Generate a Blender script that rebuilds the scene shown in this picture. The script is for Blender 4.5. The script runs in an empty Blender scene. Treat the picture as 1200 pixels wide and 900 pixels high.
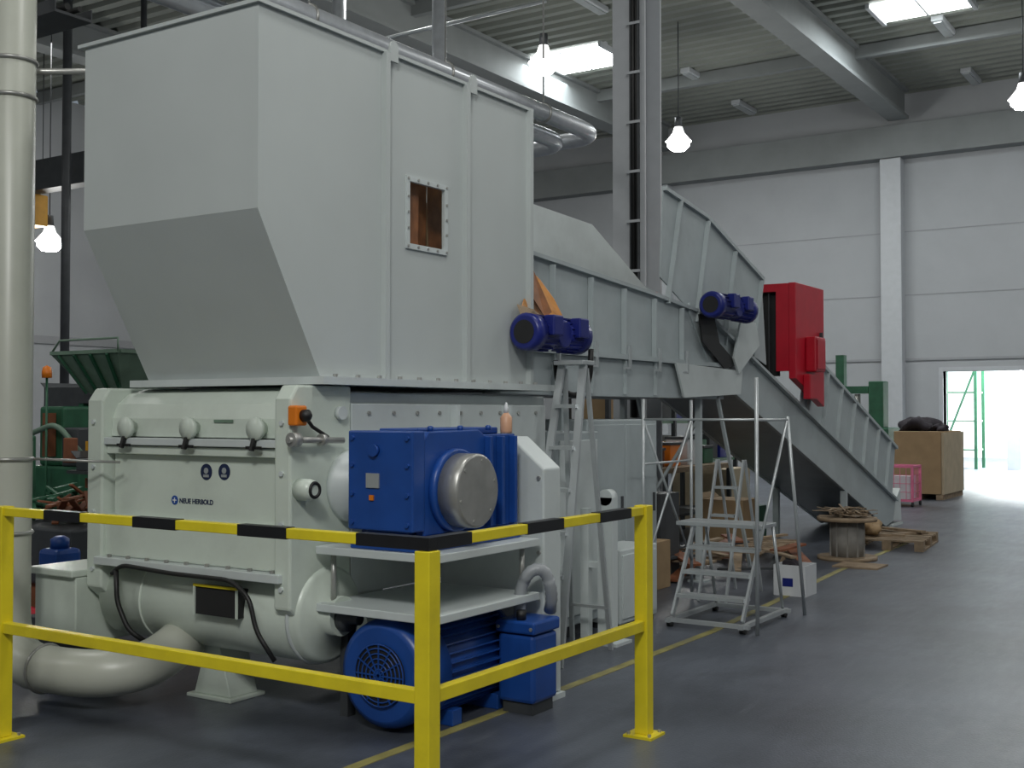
import bpy, bmesh, math, random
from mathutils import Vector, Matrix
random.seed(7)
C = bpy.context.scene.collection
R = math.radians
# ---------------------------------------------------------------- camera
FPX = 1370.0; YAW = R(33.1); PITCH = math.atan(34/1370)
CAM = Vector((0, 0, 1.55))
cd = bpy.data.cameras.new('camera'); cam = bpy.data.objects.new('camera', cd); C.objects.link(cam)
cam.location = CAM; cam.rotation_euler = (R(90)+PITCH, 0, YAW)
cd.sensor_width = 36; cd.lens = FPX/1200*36; cd.clip_end = 200
bpy.context.scene.camera = cam
def ray(px, py):
    a = (px-600)/FPX; b = (450-py)/FPX
    f = math.cos(PITCH) - b*math.sin(PITCH); u = math.sin(PITCH) + b*math.cos(PITCH)
    return Vector((a*math.cos(YAW) - f*math.sin(YAW), a*math.sin(YAW) + f*math.cos(YAW), u))
def onX(px, py, X): d = ray(px, py); return CAM + d*((X-CAM.x)/d.x)
def onY(px, py, Y): d = ray(px, py); return CAM + d*((Y-CAM.y)/d.y)
def onZ(px, py, Z): d = ray(px, py); return CAM + d*((Z-CAM.z)/d.z)
def at(px, py, f): return CAM + ray(px, py)*f
# ---------------------------------------------------------------- materials
def mat(name, col, rough=0.5, metal=0.0, var=0.08, scale=6.0, bump=0.0, bscale=60.0, emis=None, estr=0, dirt=None, dirt_amt=0.0, trans=0):
    m = bpy.data.materials.new(name); m.use_nodes = True; n = m.node_tree.nodes; l = m.node_tree.links
    b = n['Principled BSDF']; b.inputs['Roughness'].default_value = rough; b.inputs['Metallic'].default_value = metal
    tc = n.new('ShaderNodeTexCoord'); nz = n.new('ShaderNodeTexNoise'); nz.inputs['Scale'].default_value = scale; nz.inputs['Detail'].default_value = 5
    l.new(tc.outputs['Object'], nz.inputs['Vector'])
    cr = n.new('ShaderNodeValToRGB')
    c = Vector(col[:3]); lo = c*(1-var); hi = c*(1+var)
    cr.color_ramp.elements[0].position = .3; cr.color_ramp.elements[1].position = .7
    cr.color_ramp.elements[0].color = (*lo, 1); cr.color_ramp.elements[1].color = (*[min(1, x) for x in hi], 1)
    l.new(nz.outputs['Fac'], cr.inputs['Fac'])
    out = cr.outputs['Color']
    if dirt:
        n2 = n.new('ShaderNodeTexNoise'); n2.inputs['Scale'].default_value = 1.3; n2.inputs['Detail'].default_value = 8; n2.inputs['Roughness'].default_value = .7
        l.new(tc.outputs['Object'], n2.inputs['Vector'])
        r2 = n.new('ShaderNodeValToRGB'); r2.color_ramp.elements[0].position = .48; r2.color_ramp.elements[1].position = .72
        r2.color_ramp.elements[0].color = (0, 0, 0, 1); r2.color_ramp.elements[1].color = (dirt_amt,)*3+(1,)
        l.new(n2.outputs['Fac'], r2.inputs['Fac'])
        mx = n.new('ShaderNodeMix'); mx.data_type = 'RGBA'
        l.new(r2.outputs['Color'], mx.inputs['Factor']); l.new(out, mx.inputs[6]); mx.inputs[7].default_value = (*dirt, 1)
        out = mx.outputs[2]
    l.new(out, b.inputs['Base Color'])
    if bump:
        n3 = n.new('ShaderNodeTexNoise'); n3.inputs['Scale'].default_value = bscale; l.new(tc.outputs['Object'], n3.inputs['Vector'])
        bp = n.new('ShaderNodeBump'); bp.inputs['Strength'].default_value = bump; bp.inputs['Distance'].default_value = .01
        l.new(n3.outputs['Fac'], bp.inputs['Height']); l.new(bp.outputs['Normal'], b.inputs['Normal'])
    if emis:
        b.inputs['Emission Color'].default_value = (*emis, 1); b.inputs['Emission Strength'].default_value = estr
    return m
M = {}
M['hopper'] = mat('hopper_paint', (.50, .54, .53), .45, var=.03, scale=2, bump=.04, bscale=200)
M['cream'] = mat('machine_cream', (.62, .69, .615), .28, var=.04, scale=3, bump=.04, bscale=150, dirt=(.35, .38, .33), dirt_amt=.3)
M['white'] = mat('machine_white', (.58, .63, .625), .40, var=.04, scale=3, dirt=(.33, .35, .34), dirt_amt=.3)
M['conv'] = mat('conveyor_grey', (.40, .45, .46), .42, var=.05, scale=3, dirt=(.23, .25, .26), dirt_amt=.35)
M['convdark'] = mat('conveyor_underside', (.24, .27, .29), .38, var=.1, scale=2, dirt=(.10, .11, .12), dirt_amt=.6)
M['blue'] = mat('drive_blue', (.012, .065, .29), .34, var=.12, scale=6)
M['navy'] = mat('gear_motor_blue', (.010, .018, .17), .34, var=.1)
M['steel'] = mat('bare_steel', (.42, .42, .40), .35, metal=.6, var=.15, scale=8)
M['alu'] = mat('aluminium', (.50, .53, .54), .35, metal=.5, var=.06)
M['duct'] = mat('galvanised_duct', (.60, .63, .66), .3, metal=.4, var=.08, scale=10)
M['yellow'] = mat('rail_yellow', (.78, .64, .02), .36, var=.06, scale=9, dirt=(.40, .30, .02), dirt_amt=.4)
M['black'] = mat('black_tape', (.012, .012, .013), .35, var=.1)
M['rubber'] = mat('black_rubber', (.01, .01, .01), .5, var=.1)
M['dark'] = mat('dark_void', (.012, .012, .013), .7, var=.2)
M['darkgrey'] = mat('dark_grey_steel', (.05, .055, .06), .5, var=.15)
M['pipe'] = mat('beige_pipe', (.47, .485, .42), .35, var=.04)
M['red'] = mat('red_paint', (.46, .006, .022), .36, var=.08)
M['green'] = mat('green_paint', (.02, .10, .05), .5, var=.2)
M['lgreen'] = mat('pale_green_paint', (.15, .23, .17), .5, var=.15)
M['orange'] = mat('orange_plastic', (.75, .20, .01), .4, var=.08)
M['amber'] = mat('amber_paint', (.65, .32, .02), .5, var=.1)
M['rust'] = mat('rust_brown', (.20, .07, .03), .7, var=.3)
M['card'] = mat('cardboard', (.33, .225, .12), .8, var=.1, scale=5)
M['ply'] = mat('plywood', (.46, .38, .26), .7, var=.12, scale=4)
M['wood'] = mat('raw_wood', (.27, .20, .13), .8, var=.25, scale=12)
M['veneer'] = mat('brown_veneer', (.52, .22, .045), .5, var=.3, scale=10)
M['veneerdark'] = mat('dark_brown_veneer', (.24, .09, .03), .5, var=.3, scale=10)
M['greyhose'] = mat('grey_hose', (.30, .32, .34), .4, var=.06)
M['drumgrey'] = mat('weathered_drum', (.24, .23, .21), .6, var=.15, scale=9)
M['pink'] = mat('pink_frame', (.65, .16, .28), .5, var=.1)
M['whiteplastic'] = mat('white_plastic', (.62, .64, .66), .4, var=.04)
M['cloth'] = mat('dark_cloth', (.02, .016, .022), .9, var=.4, scale=10, bump=.5, bscale=15)
M['sign'] = mat('sign_navy', (.012, .022, .07), .4, var=.05)
M['signwhite'] = mat('sign_white', (.7, .7, .7), .4, var=.02)
M['column'] = mat('column_paint', (.44, .46, .48), .5, var=.04)
M['beam'] = mat('concrete_beam', (.21, .225, .225), .7, var=.06, scale=2)
M['wall'] = mat('wall_panel', (.36, .375, .39), .8, var=.04, scale=1, dirt=(.31, .325, .335), dirt_amt=.25)
M['wallwhite'] = mat('wall_white', (.8, .82, .82), .8, var=.03)
M['ceil'] = mat('ceiling_deck', (.215, .23, .205), .6, var=.06, scale=1)
M['joint'] = mat('wall_joint', (.28, .29, .30), .8, var=.04)
M['line'] = mat('floor_yellow', (.28, .25, .08), .6, var=.25, scale=5, dirt=(.08, .085, .09), dirt_amt=1.0)
M['glow'] = mat('lamp_glow', (1, 1, 1), .5, emis=(1, 1, .97), estr=40)
M['bell'] = mat('lamp_bell', (.7, .7, .7), .4, emis=(1, 1, .97), estr=1.6)
M['sky'] = mat('skylight_glow', (1, 1, 1), .5, emis=(.95, 1, 1), estr=10)
M['orangecap'] = mat('bottle_body', (.62, .35, .22), .4, var=.05)
# floor: blotchy worn blue grey concrete with pale scuffs
fm = mat('floor_concrete', (.082, .093, .116), .38, var=.28, scale=1.1, bump=.15, bscale=80, dirt=(.040, .045, .057), dirt_amt=.85)
nt = fm.node_tree; n = nt.nodes; l = nt.links; bs = n['Principled BSDF']; src = bs.inputs['Base Color'].links[0].from_socket
tc = n.new('ShaderNodeTexCoord'); mp = n.new('ShaderNodeMapping'); mp.inputs['Scale'].default_value = (3, .6, 1); mp.inputs['Rotation'].default_value = (0, 0, .3)
ns = n.new('ShaderNodeTexNoise'); ns.inputs['Scale'].default_value = 3; ns.inputs['Detail'].default_value = 10; ns.inputs['Roughness'].default_value = .8
l.new(tc.outputs['Object'], mp.inputs['Vector']); l.new(mp.outputs['Vector'], ns.inputs['Vector'])
rp = n.new('ShaderNodeValToRGB'); rp.color_ramp.elements[0].position = .55; rp.color_ramp.elements[1].position = .75; rp.color_ramp.elements[0].color = (0, 0, 0, 1); rp.color_ramp.elements[1].color = (.55, .55, .55, 1)
l.new(ns.outputs['Fac'], rp.inputs['Fac']); mx = n.new('ShaderNodeMix'); mx.data_type = 'RGBA'; mx.inputs[7].default_value = (.16, .175, .20, 1)
l.new(rp.outputs['Color'], mx.inputs['Factor']); l.new(src, mx.inputs[6]); l.new(mx.outputs[2], bs.inputs['Base Color'])
rr = n.new('ShaderNodeMapRange'); rr.inputs['To Min'].default_value = .24; rr.inputs['To Max'].default_value = .50; l.new(ns.outputs['Fac'], rr.inputs['Value']); l.new(rr.outputs['Result'], bs.inputs['Roughness'])
M['floor'] = fm
# ---------------------------------------------------------------- mesh builder
OFF = {}
class MB:
    def __init__(s): s.v = []; s.f = []; s.sm = []
    def add(s, vs, fs, sm=False):
        o = len(s.v); s.v += [Vector(v) for v in vs]
        for f in fs: s.f.append([i+o for i in f]); s.sm.append(sm)
        return s
    def box(s, x0, x1, y0, y1, z0, z1):
        return s.add([(x, y, z) for x in (x0, x1) for y in (y0, y1) for z in (z0, z1)],
                     [(0, 1, 3, 2), (4, 6, 7, 5), (0, 4, 5, 1), (2, 3, 7, 6), (0, 2, 6, 4), (1, 5, 7, 3)])
    def bar(s, a, b, w, h=None, up=(0, 0, 1)):
        a = Vector(a); b = Vector(b); h = h or w; d = (b-a).normalized(); up = Vector(up)
        if abs(d.dot(up)) > .97: up = Vector((1, 0, 0))
        sd = d.cross(up).normalized()*w/2; u = sd.cross(d).normalized()*h/2
        vs = [p + i*sd + j*u for p in (a, b) for i, j in ((-1, -1), (1, -1), (1, 1), (-1, 1))]
        return s.add(vs, [(0, 1, 2, 3), (7, 6, 5, 4), (0, 4, 5, 1), (1, 5, 6, 2), (2, 6, 7, 3), (3, 7, 4, 0)])
    def prism(s, pts, vec):
        n = len(pts); vec = Vector(vec); a = [Vector(p) for p in pts]; b = [p+vec for p in a]
        return s.add(a+b, [tuple(range(n)), tuple(reversed(range(n, 2*n)))] + [(i, (i+1) % n, (i+1) % n+n, i+n) for i in range(n)])
    def lathe(s, prof, p, axis=(0, 0, 1), seg=24, smooth=True):
        ax = Vector(axis).normalized(); p = Vector(p)
        t = Vector((0, 0, 1)) if abs(ax.z) < .9 else Vector((1, 0, 0))
        e1 = ax.cross(t).normalized(); e2 = ax.cross(e1)
        vs = []; fs = []
        for r, h in prof:
            for i in range(seg):
                a = 2*math.pi*i/seg; vs.append(p+ax*h+(e1*math.cos(a)+e2*math.sin(a))*max(r, 1e-4))
        o = len(s.v); s.v += vs
        for k in range(len(prof)-1):
            flat = abs(prof[k][1]-prof[k+1][1]) < 1e-6
            for i in range(seg):
                j = (i+1) % seg
                s.f.append([o+k*seg+i, o+k*seg+j, o+(k+1)*seg+j, o+(k+1)*seg+i]); s.sm.append(smooth and not flat)
        for k in (0, len(prof)-1):
            if prof[k][0] > 1e-3: s.f.append([o+k*seg+i for i in range(seg)]); s.sm.append(False)
        return s
    def cyl(s, a, b, r, r2=None, seg=20):
        a = Vector(a); b = Vector(b); return s.lathe([(r, 0), (r2 if r2 is not None else r, (b-a).length)], a, b-a, seg)
    def tube(s, path, r, seg=12):
        P = [Vector(p) for p in path]; n = len(P); o = len(s.v)
        t = (P[1]-P[0]).normalized(); u = t.cross(Vector((0, 0, 1)))
        if u.length < .1: u = t.cross(Vector((1, 0, 0)))
        u.normalize()
        for i in range(n):
            t = (P[min(i+1, n-1)]-P[max(i-1, 0)]).normalized()
            u = (u-t*u.dot(t)).normalized(); w = t.cross(u)
            rr = r[i] if isinstance(r, list) else r
            for k in range(seg):
                a = 2*math.pi*k/seg; s.v.append(P[i]+(u*math.cos(a)+w*math.sin(a))*rr)
        for i in range(n-1):
            for k in range(seg):
                j = (k+1) % seg; s.f.append([o+i*seg+k, o+i*seg+j, o+(i+1)*seg+j, o+(i+1)*seg+k]); s.sm.append(True)
        for i in (0, n-1): s.f.append([o+i*seg+k for k in range(seg)]); s.sm.append(False)
        return s
    def torus(s, c, axis, r, t, seg=28):
        ax = Vector(axis).normalized(); tt = Vector((0, 0, 1)) if abs(ax.z) < .9 else Vector((1, 0, 0))
        e1 = ax.cross(tt).normalized(); e2 = ax.cross(e1); c = Vector(c)
        o = len(s.v); m = 6
        for i in range(seg):
            a = 2*math.pi*i/seg; d = e1*math.cos(a)+e2*math.sin(a)
            for k in range(m):
                b = 2*math.pi*k/m; s.v.append(c+d*(r+t*math.cos(b))+ax*t*math.sin(b))
        for i in range(seg):
            for k in range(m):
                i2 = (i+1) % seg; k2 = (k+1) % m
                s.f.append([o+i*m+k, o+i2*m+k, o+i2*m+k2, o+i*m+k2]); s.sm.append(True)
        return s
    def blob(s, c, rx, ry, rz, seed=0, amt=.25, n=14):
        rnd = random.Random(seed); c = Vector(c); ph = [rnd.uniform(0, 6.28) for _ in range(6)]
        vs = []; fs = []
        for i in range(n+1):
            th = math.pi*i/n
            for k in range(2*n):
                a = math.pi*k/n
                d = 1+amt*(math.sin(3*a+ph[0])*math.sin(2*th+ph[1])+.5*math.sin(5*a+ph[2]+3*th)*math.sin(th)+.3*math.sin(9*a+ph[3])*math.sin(6*th+ph[4]))
                vs.append(c+Vector((rx*math.sin(th)*math.cos(a), ry*math.sin(th)*math.sin(a), rz*math.cos(th)))*d)
        for i in range(n):
            for k in range(2*n):
                k2 = (k+1) % (2*n); fs.append((i*2*n+k, i*2*n+k2, (i+1)*2*n+k2, (i+1)*2*n+k))
        return s.add(vs, fs, True)
    def build(s, name, m, parent=None, label=None, cat=None, group=None, kind=None, bev=0, loc=None):
        if parent is not None: off = OFF[parent]
        elif loc is not None: off = Vector(loc)
        else:
            xs = [v.x for v in s.v]; ys = [v.y for v in s.v]; zs = [v.z for v in s.v]
            off = Vector(((min(xs)+max(xs))/2, (min(ys)+max(ys))/2, min(zs)))
        me = bpy.data.meshes.new(name); me.from_pydata([v-off for v in s.v], [], s.f)
        for p, sm in zip(me.polygons, s.sm): p.use_smooth = sm
        bm = bmesh.new(); bm.from_mesh(me); bmesh.ops.remove_doubles(bm, verts=bm.verts, dist=1e-5)
        bmesh.ops.recalc_face_normals(bm, faces=bm.faces); bm.to_mesh(me); bm.free()
        me.materials.append(M[m] if isinstance(m, str) else m)
        o = bpy.data.objects.new(name, me); C.objects.link(o); OFF[o] = off
        if parent is not None: o.parent = parent
        else: o.location = off
        if bev:
            b = o.modifiers.new('bevel', 'BEVEL'); b.width = bev; b.segments = 2; b.limit_method = 'ANGLE'; b.angle_limit = R(40)
        tag(o, label, cat, group, kind); return o
def tag(o, label=None, cat=None, group=None, kind=None):
    if label: o['label'] = label
    if cat: o['category'] = cat
    if group: o['group'] = group
    if kind: o['kind'] = kind
def T(name, label, cat, loc, group=None):
    o = bpy.data.objects.new(name, None); C.objects.link(o); o.location = loc; o.empty_display_size = .1
    OFF[o] = Vector(loc); tag(o, label, cat, group); return o
def dup(root, loc, rz=None, label=None, group=None):
    r = root.copy(); C.objects.link(r); r.location = loc; OFF[r] = Vector(loc)
    if rz is not None: r.rotation_euler = (0, 0, rz)
    if label: r['label'] = label
    if group: r['group'] = group
    for ch in list(root.children):
        c = ch.copy(); C.objects.link(c); c.parent = r
        for g in list(ch.children): d = g.copy(); C.objects.link(d); d.parent = c
    return r
def text(name, body, size, loc, rot, m, parent):
    cu = bpy.data.curves.new(name, 'FONT'); cu.body = body; cu.size = size; cu.extrude = .0008; cu.offset = .0008; cu.align_x = 'LEFT'
    to = bpy.data.objects.new('tmp', cu); C.objects.link(to)
    dg = bpy.context.evaluated_depsgraph_get(); me = bpy.data.meshes.new_from_object(to.evaluated_get(dg))
    bpy.data.objects.remove(to)
    me.materials.clear(); me.materials.append(M[m])
    o = bpy.data.objects.new(name, me); C.objects.link(o); o.parent = parent
    o.location = Vector(loc)-OFF[parent]; o.rotation_euler = rot; OFF[o] = Vector(loc); return o
def bolt(parent, p, axis, r=.012, h=.012, m='steel', name='bolt'):
    p = Vector(p); return MB().lathe([(r, 0), (r, h)], p, axis, 6, False).build(name, m, parent)
def fillet(pts, rad, n=7):
    P = [Vector(p) for p in pts]; out = [P[0]]
    for i in range(1, len(P)-1):
        a = P[i]+(P[i-1]-P[i]).normalized()*min(rad, (P[i-1]-P[i]).length*.49)
        b = P[i]+(P[i+1]-P[i]).normalized()*min(rad, (P[i+1]-P[i]).length*.49)
        for k in range(n+1):
            t = k/n; out.append(a*(1-t)**2+P[i]*2*t*(1-t)+b*t*t)
    out.append(P[-1]); return out
def struct(name, mb, m, **k): return mb.build(name, m, kind='structure', **k)
# ================================================================ SETTING
XW, XE, YN, YS, ZC = -26.0, 8.0, 30.0, -8.0, 9.6
DX0, DX1, DZ = -6.84, -4.2, 2.58
struct('floor', MB().box(XW-.3, XE+.3, YS-.3, 44, -.2, 0), 'floor')
struct('wall_back', MB().box(XW, DX0, YN, YN+.3, 0, ZC).box(DX1, XE, YN, YN+.3, 0, ZC).box(DX0, DX1, YN, YN+.3, DZ, ZC), 'wall')
struct('wall_left', MB().box(XW-.3, XW, YS, YN+.3, 0, ZC), 'wall')
struct('wall_right', MB().box(XE, XE+.3, YS, YN+.3, 0, ZC), 'wall')
struct('wall_front', MB().box(XW, XE, YS-.3, YS, 0, ZC), 'wall')
mb = MB(); y = YS; prof = []
while y < YN:
    prof += [(y, 0), (y+.16, 0), (y+.20, .09), (y+.36, .09)]; y += .40
prof.append((YN, 0))
vs = [(x, p[0], ZC+p[1]) for p in prof for x in (XW, XE)]
mb.add(vs, [(2*i, 2*i+1, 2*i+3, 2*i+2) for i in range(len(prof)-1)])
struct('ceiling', mb, 'ceil')
struct('wall_far_room', MB().box(-10, -9.7, YN+.3, 43, 0, 4.5).box(0, .3, YN+.3, 43, 0, 4.5).box(-10, .3, 43, 43.3, 0, 4.5).box(-10, .3, YN+.3, 43.3, 4.5, 4.7), 'wallwhite')
struct('door_1', MB().box(DX0-.1, DX0, YN-.03, YN+.34, 0, DZ).box(DX1, DX1+.1, YN-.03, YN+.34, 0, DZ).box(DX0-.1, DX1+.1, YN-.03, YN+.34, DZ, DZ+.1), 'column')
struct('trim_1', MB().box(XW, XE, YN-.04, YN-.001, 2.86, 2.92), 'joint')
struct('trim_2', MB().box(XW, XE, YN-.01, YN-.001, 4.5, 4.525), 'joint')
struct('trim_3', MB().box(XW, XE, YN-.01, YN-.001, 6.1, 6.125), 'joint')
struct('trim_4', MB().box(XW+.001, XW+.05, YS, YN, 3.3, 3.5), 'joint')
for i, (px, py, w, d) in enumerate(((676, 69, 2.0, 1.5), (1080, 5, 1.7, 1.1))):
    p = onZ(px, py, ZC)
    struct('window_%d' % (i+1), MB().box(p.x-w/2, p.x+w/2, p.y-d/2, p.y+d/2, ZC-.05, ZC-.02), 'sky')
    struct('trim_%d' % (i+5), MB().box(p.x-w/2-.08, p.x-w/2, p.y-d/2-.08, p.y+d/2+.08, ZC-.1, ZC+.05).box(p.x+w/2, p.x+w/2+.08, p.y-d/2-.08, p.y+d/2+.08, ZC-.1, ZC+.05).box(p.x-.02, p.x+.02, p.y-d/2, p.y+d/2, ZC-.07, ZC-.05), 'column')
def ibeam(mb, x, y0, y1, z0, z1, w):
    mb.box(x-w/2, x+w/2, y0, y1, z0, z0+.08); mb.box(x-w/2, x+w/2, y0, y1, z1-.08, z1); mb.box(x-w*.3, x+w*.3, y0, y1, z0+.08, z1-.08); return mb
for x, lab in ((-7.75, 'grey roof beam running to the wall pillar left of the bright doorway'), (-14.2, 'grey roof beam running above the twin silver ducts'), (-20.6, 'grey roof beam nearest the left wall of the hall')):
    ibeam(MB(), x, YS, YN-.46, 8.85, ZC, .5).build('roof_beam', 'beam', label=lab, cat='beam')
MB().box(XW, XE, YN-.45, YN-.002, 7.95, 8.75).build('ring_beam', 'beam', label='deep grey beam lying along the top of the far wall', cat='beam')
for x, lab in ((-8.0, 'pale pillar on far wall left of the bright doorway'), (-14.4, 'pale pillar on far wall behind the tall cable column'), (-20.6, 'pale pillar on far wall hidden mostly by the hopper')):
    MB().box(x-.26, x+.26, YN-.35, YN-.002, 0, 7.95).build('wall_pillar', 'column', label=lab, cat='pillar', bev=.02)
for y, lab in ((12.0, 'dark steel pillar on the left wall nearest the beige pipe'), (16.5, 'dark steel pillar on the left wall beside the hopper edge')):
    MB().box(XW, XW+.4, y-.2, y+.2, 0, ZC).build('wall_pillar', 'darkgrey', label=lab, cat='pillar')
for i, y in enumerate((6.0, 12.0, 18.0, 25.5)):
    MB().box(XW, XE, y-.07, y+.07, ZC-.28, ZC-.002).build('purlin', 'beam', label='slim grey purlin crossing the ribbed ceiling above the roof beams', cat='beam', group='purlins crossing the ceiling')
# dark crane girder in the left bay
t = T('crane_girder', 'dark steel girder hanging high in the left bay behind the beige pipe', 'girder', (-17, 12, 5.2))
MB().box(-25.9, -12.5, 13.0, 13.3, 5.6, 6.15).build('girder_beam', 'darkgrey', t)
for x in (-24.5, -13.0): MB().box(x-.1, x+.1, 13.05, 13.25, 6.15, ZC).build('hanger', 'darkgrey', t)
MB().box(-19.6, -19.0, 12.9, 13.4, 5.0, 5.58).build('hoist', 'amber', t, bev=.03)
# tall steel column with cable ladder
cx, cy = -5.97, 11.75
t = T('steel_column', 'tall pale steel column with cable ladder rising behind the conveyors', 'column', (cx, cy, 0))
MB().box(cx-.20, cx+.20, cy-.22, cy-.19, 0, ZC).box(cx-.20, cx+.20, cy+.17, cy+.2, 0, ZC).box(cx-.02, cx+.02, cy-.19, cy+.17, 0, ZC).build('shaft', 'column', t)
MB().box(cx-.3, cx+.3, cy-.3, cy+.3, 0, .03).build('base_plate', 'column', t)
MB().box(cx+.03, cx+.045, cy-.26, cy-.221, 1.5, ZC).box(cx+.125, cx+.14, cy-.26, cy-.221, 1.5, ZC).build('cable_ladder', 'darkgrey', t)
MB().cyl((cx+.07, cy-.245, 1.5), (cx+.07, cy-.245, ZC), .022).cyl((cx+.108, cy-.245, 1.5), (cx+.108, cy-.245, ZC), .014).build('cable', 'rubber', t)
for k in range(14):
    MB().box(cx+.0, cx+.16, cy-.275, cy-.262, 2.0+k*.55, 2.03+k*.55).build('rung', 'column', t)
t = T('ventilation_duct', 'twin silver round ducts bending above the hopper towards the column', 'duct', (-7, 9, 4.9))
MB().tube(fillet([(-7.0, 2, 5.0), (-7.0, 12.75, 5.0), (-9.5, 12.75, 5.0), (-9.5, 12.75, ZC)], .45), .1, 16).build('outer_duct', 'duct', t)
MB().tube(fillet([(-7.28, 2, 4.86), (-7.28, 12.4, 4.86), (-11, 12.4, 4.86), (-11, 12.4, ZC)], .45), .1, 16).build('inner_duct', 'duct', t)
for y in (7.5, 9.5, 11.4):
    MB().torus((-7.0, y, 5.0), (0, 1, 0), .105, .015).build('clamp', 'steel', t)
    MB().cyl((-7.0, y, 5.1), (-7.0, y, ZC), .01, seg=6).build('hanger', 'steel', t)
# high bay lamps
def lamp():
    t = T('high_bay_lamp', '', 'lamp', (0, 0, 0))
    MB().lathe([(.08, .30), (.09, .28), (.12, .18), (.27, .0), (.26, .0), (.11, .17), (.05, .18)], (0, 0, 0)).build('reflector', 'bell', t)
    MB().lathe([(.0, .52), (.07, .50), (.08, .3), (.0, .3)], (0, 0, 0)).build('housing', 'darkgrey', t)
    MB().lathe([(.0, .10), (.20, .06), (.24, .0), (.22, -.10), (.14, -.18), (.0, -.20)], (0, 0, 0)).build('diffuser_globe', 'glow', t)
    return t
L0 = lamp(); first = True; LAMPS = []
for px, py, f, lab in ((795, 166, 24, 'glowing high bay lamp right of the tall column'), (637, 74, 20, 'glowing high bay lamp beside the skylight over the hopper'),
                       (1199, 116, 22, 'glowing high bay lamp at the right edge of the view'), (58, 283, 24, 'glowing high bay lamp over the green container on the left'), (50, 215, 27, 'small glowing high bay lamp partly behind the beige pipe')):
    p = at(px, py, f if px > 100 else f-1.5)
    if first: t = L0; t.location = p; first = False; t['label'] = lab
    else: t = dup(L0, p, label=lab)
    OFF[t] = p; LAMPS.append((t, p))
    ld = bpy.data.lights.new('lamp_light', 'POINT'); ld.energy = 130; ld.shadow_soft_size = .2; ld.color = (1, 1, .95)
    lo = bpy.data.objects.new('lamp_light', ld); C.objects.link(lo); lo.location = p-Vector((0, 0, .5))
for t, p in LAMPS: MB().cyl((p.x, p.y, p.z+.5), (p.x, p.y, ZC), .012, seg=6).build('cord', 'darkgrey', t)
for px, py, lab in ((690, 6, 'dark strip light on ceiling near the top edge'), (815, 92, 'dark strip light on ceiling right of the column'), (872, 128, 'dark strip light on ceiling lowest of the row by the column'),
                    (1106, 34, 'strip light on ceiling below the right skylight'), (1138, 92, 'strip light on ceiling above the wall pillar')):
    p = onZ(px, py, ZC-.12)
    t = T('strip_light', lab, 'light', (p.x, p.y, p.z))
    MB().box(p.x-.12, p.x+.12, p.y-.6, p.y+.6, p.z, p.z+.12).build('housing', 'column', t, bev=.02)
    MB().box(p.x-.08, p.x+.08, p.y-.55, p.y+.55, p.z-.03, p.z).build('diffuser', 'alu', t)
MB().tube([at(380, 62, 17), at(640, 1, 17)], .03, 8).build('ceiling_conduit', 'alu', label='thin pale conduit crossing under the ceiling above the hopper', cat='pipe')
t = T('cable_tray', 'grey cable tray with cables at upper left by the beige pipe', 'cable tray', (-9.5, 5, 4.3))
MB().box(-11, -6.9, 4.9, 5.2, 4.28, 4.30).box(-11, -6.9, 4.9, 4.91, 4.3, 4.37).box(-11, -6.9, 5.19, 5.2, 4.3, 4.37).build('tray', 'darkgrey', t)
MB().tube([(-11, 5.0, 4.34), (-6.9, 5.0, 4.34)], .025, 8).tube([(-11, 5.08, 4.33), (-6.9, 5.1, 4.35)], .02, 8).build('cable', 'rubber', t)
MB().cyl((-7.2, 5.05, 4.37), (-7.2, 5.05, ZC), .012, seg=6).cyl((-10.2, 5.05, 4.37), (-10.2, 5.05, ZC), .012, seg=6).build('hanger', 'steel', t)
ln = [onZ(430, 893, 0), onZ(640, 815, 0), onZ(835, 740, 0), onZ(985, 668, 0), onZ(1090, 625, 0)]
ln = [Vector((-3.37, 2.0, 0))]+ln; mb = MB()
for a, b in zip(ln[:-1], ln[1:]): mb.bar(a+Vector((0, 0, .001)), b+Vector((0, 0, .001)), .06, .004)
mb.build('floor_marking', 'line', label='worn yellow walkway line painted on the dark floor', cat='floor line')

# ================================================================ SHREDDER
XL, XR, YF = -5.61, -4.05, 4.25
t = SH = T('shredder', 'cream industrial shredder with front door and round drum under the hopper', 'machine', (-4.83, 5.3, 0))
MB().box(-5.52, XR-.035, 4.5, 6.66, .62, 1.66).build('body', 'white', t, bev=.01)
for x0, x1 in ((XL, XL+.13), (XR-.11, XR)):
    MB().prism([(x0, YF-.03, .58), (x0, YF-.03, 1.62), (x0, YF+.02, 1.69), (x0, YF+.42, 1.69), (x0, YF+.42, .54), (x0, YF+.05, .51)], (x1-x0, 0, 0)).build('side_plate', 'cream', t, bev=.012)
arc = [(4.62, 1.69), (4.50, 1.685), (4.40, 1.66), (4.32, 1.60), (4.285, 1.52), (4.28, 1.42), (4.62, 1.42)]
MB().prism([(XL+.13, a, b) for a, b in arc], (1.32, 0, 0)).build('top_cover', 'cream', t, bev=.004)
MB().box(XL+.13, XR-.11, YF-.02, YF+.2, 1.375, 1.415).build('latch_rail', 'white', t, bev=.004)
MB().box(XL+.13, XR-.11, YF+.0, YF+.2, 1.325, 1.37).build('lower_latch_rail', 'cream', t, bev=.004)
for px in (151, 224, 303):
    p = onY(px, 504, YF)
    k = MB().lathe([(.035, 0), (.035, .05), (.056, .055), (.060, .075), (.056, .085), (.0, .086)], (p.x, 4.30, 1.47), (0, -1, 0)).build('clamp_knob', 'cream', t)
    MB().bar((p.x, 4.22, 1.42), (p.x, 4.2, 1.36), .02).bar((p.x-.05, 4.215, 1.375), (p.x+.05, 4.215, 1.375), .015).build('hook', 'rubber', k)
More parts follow.
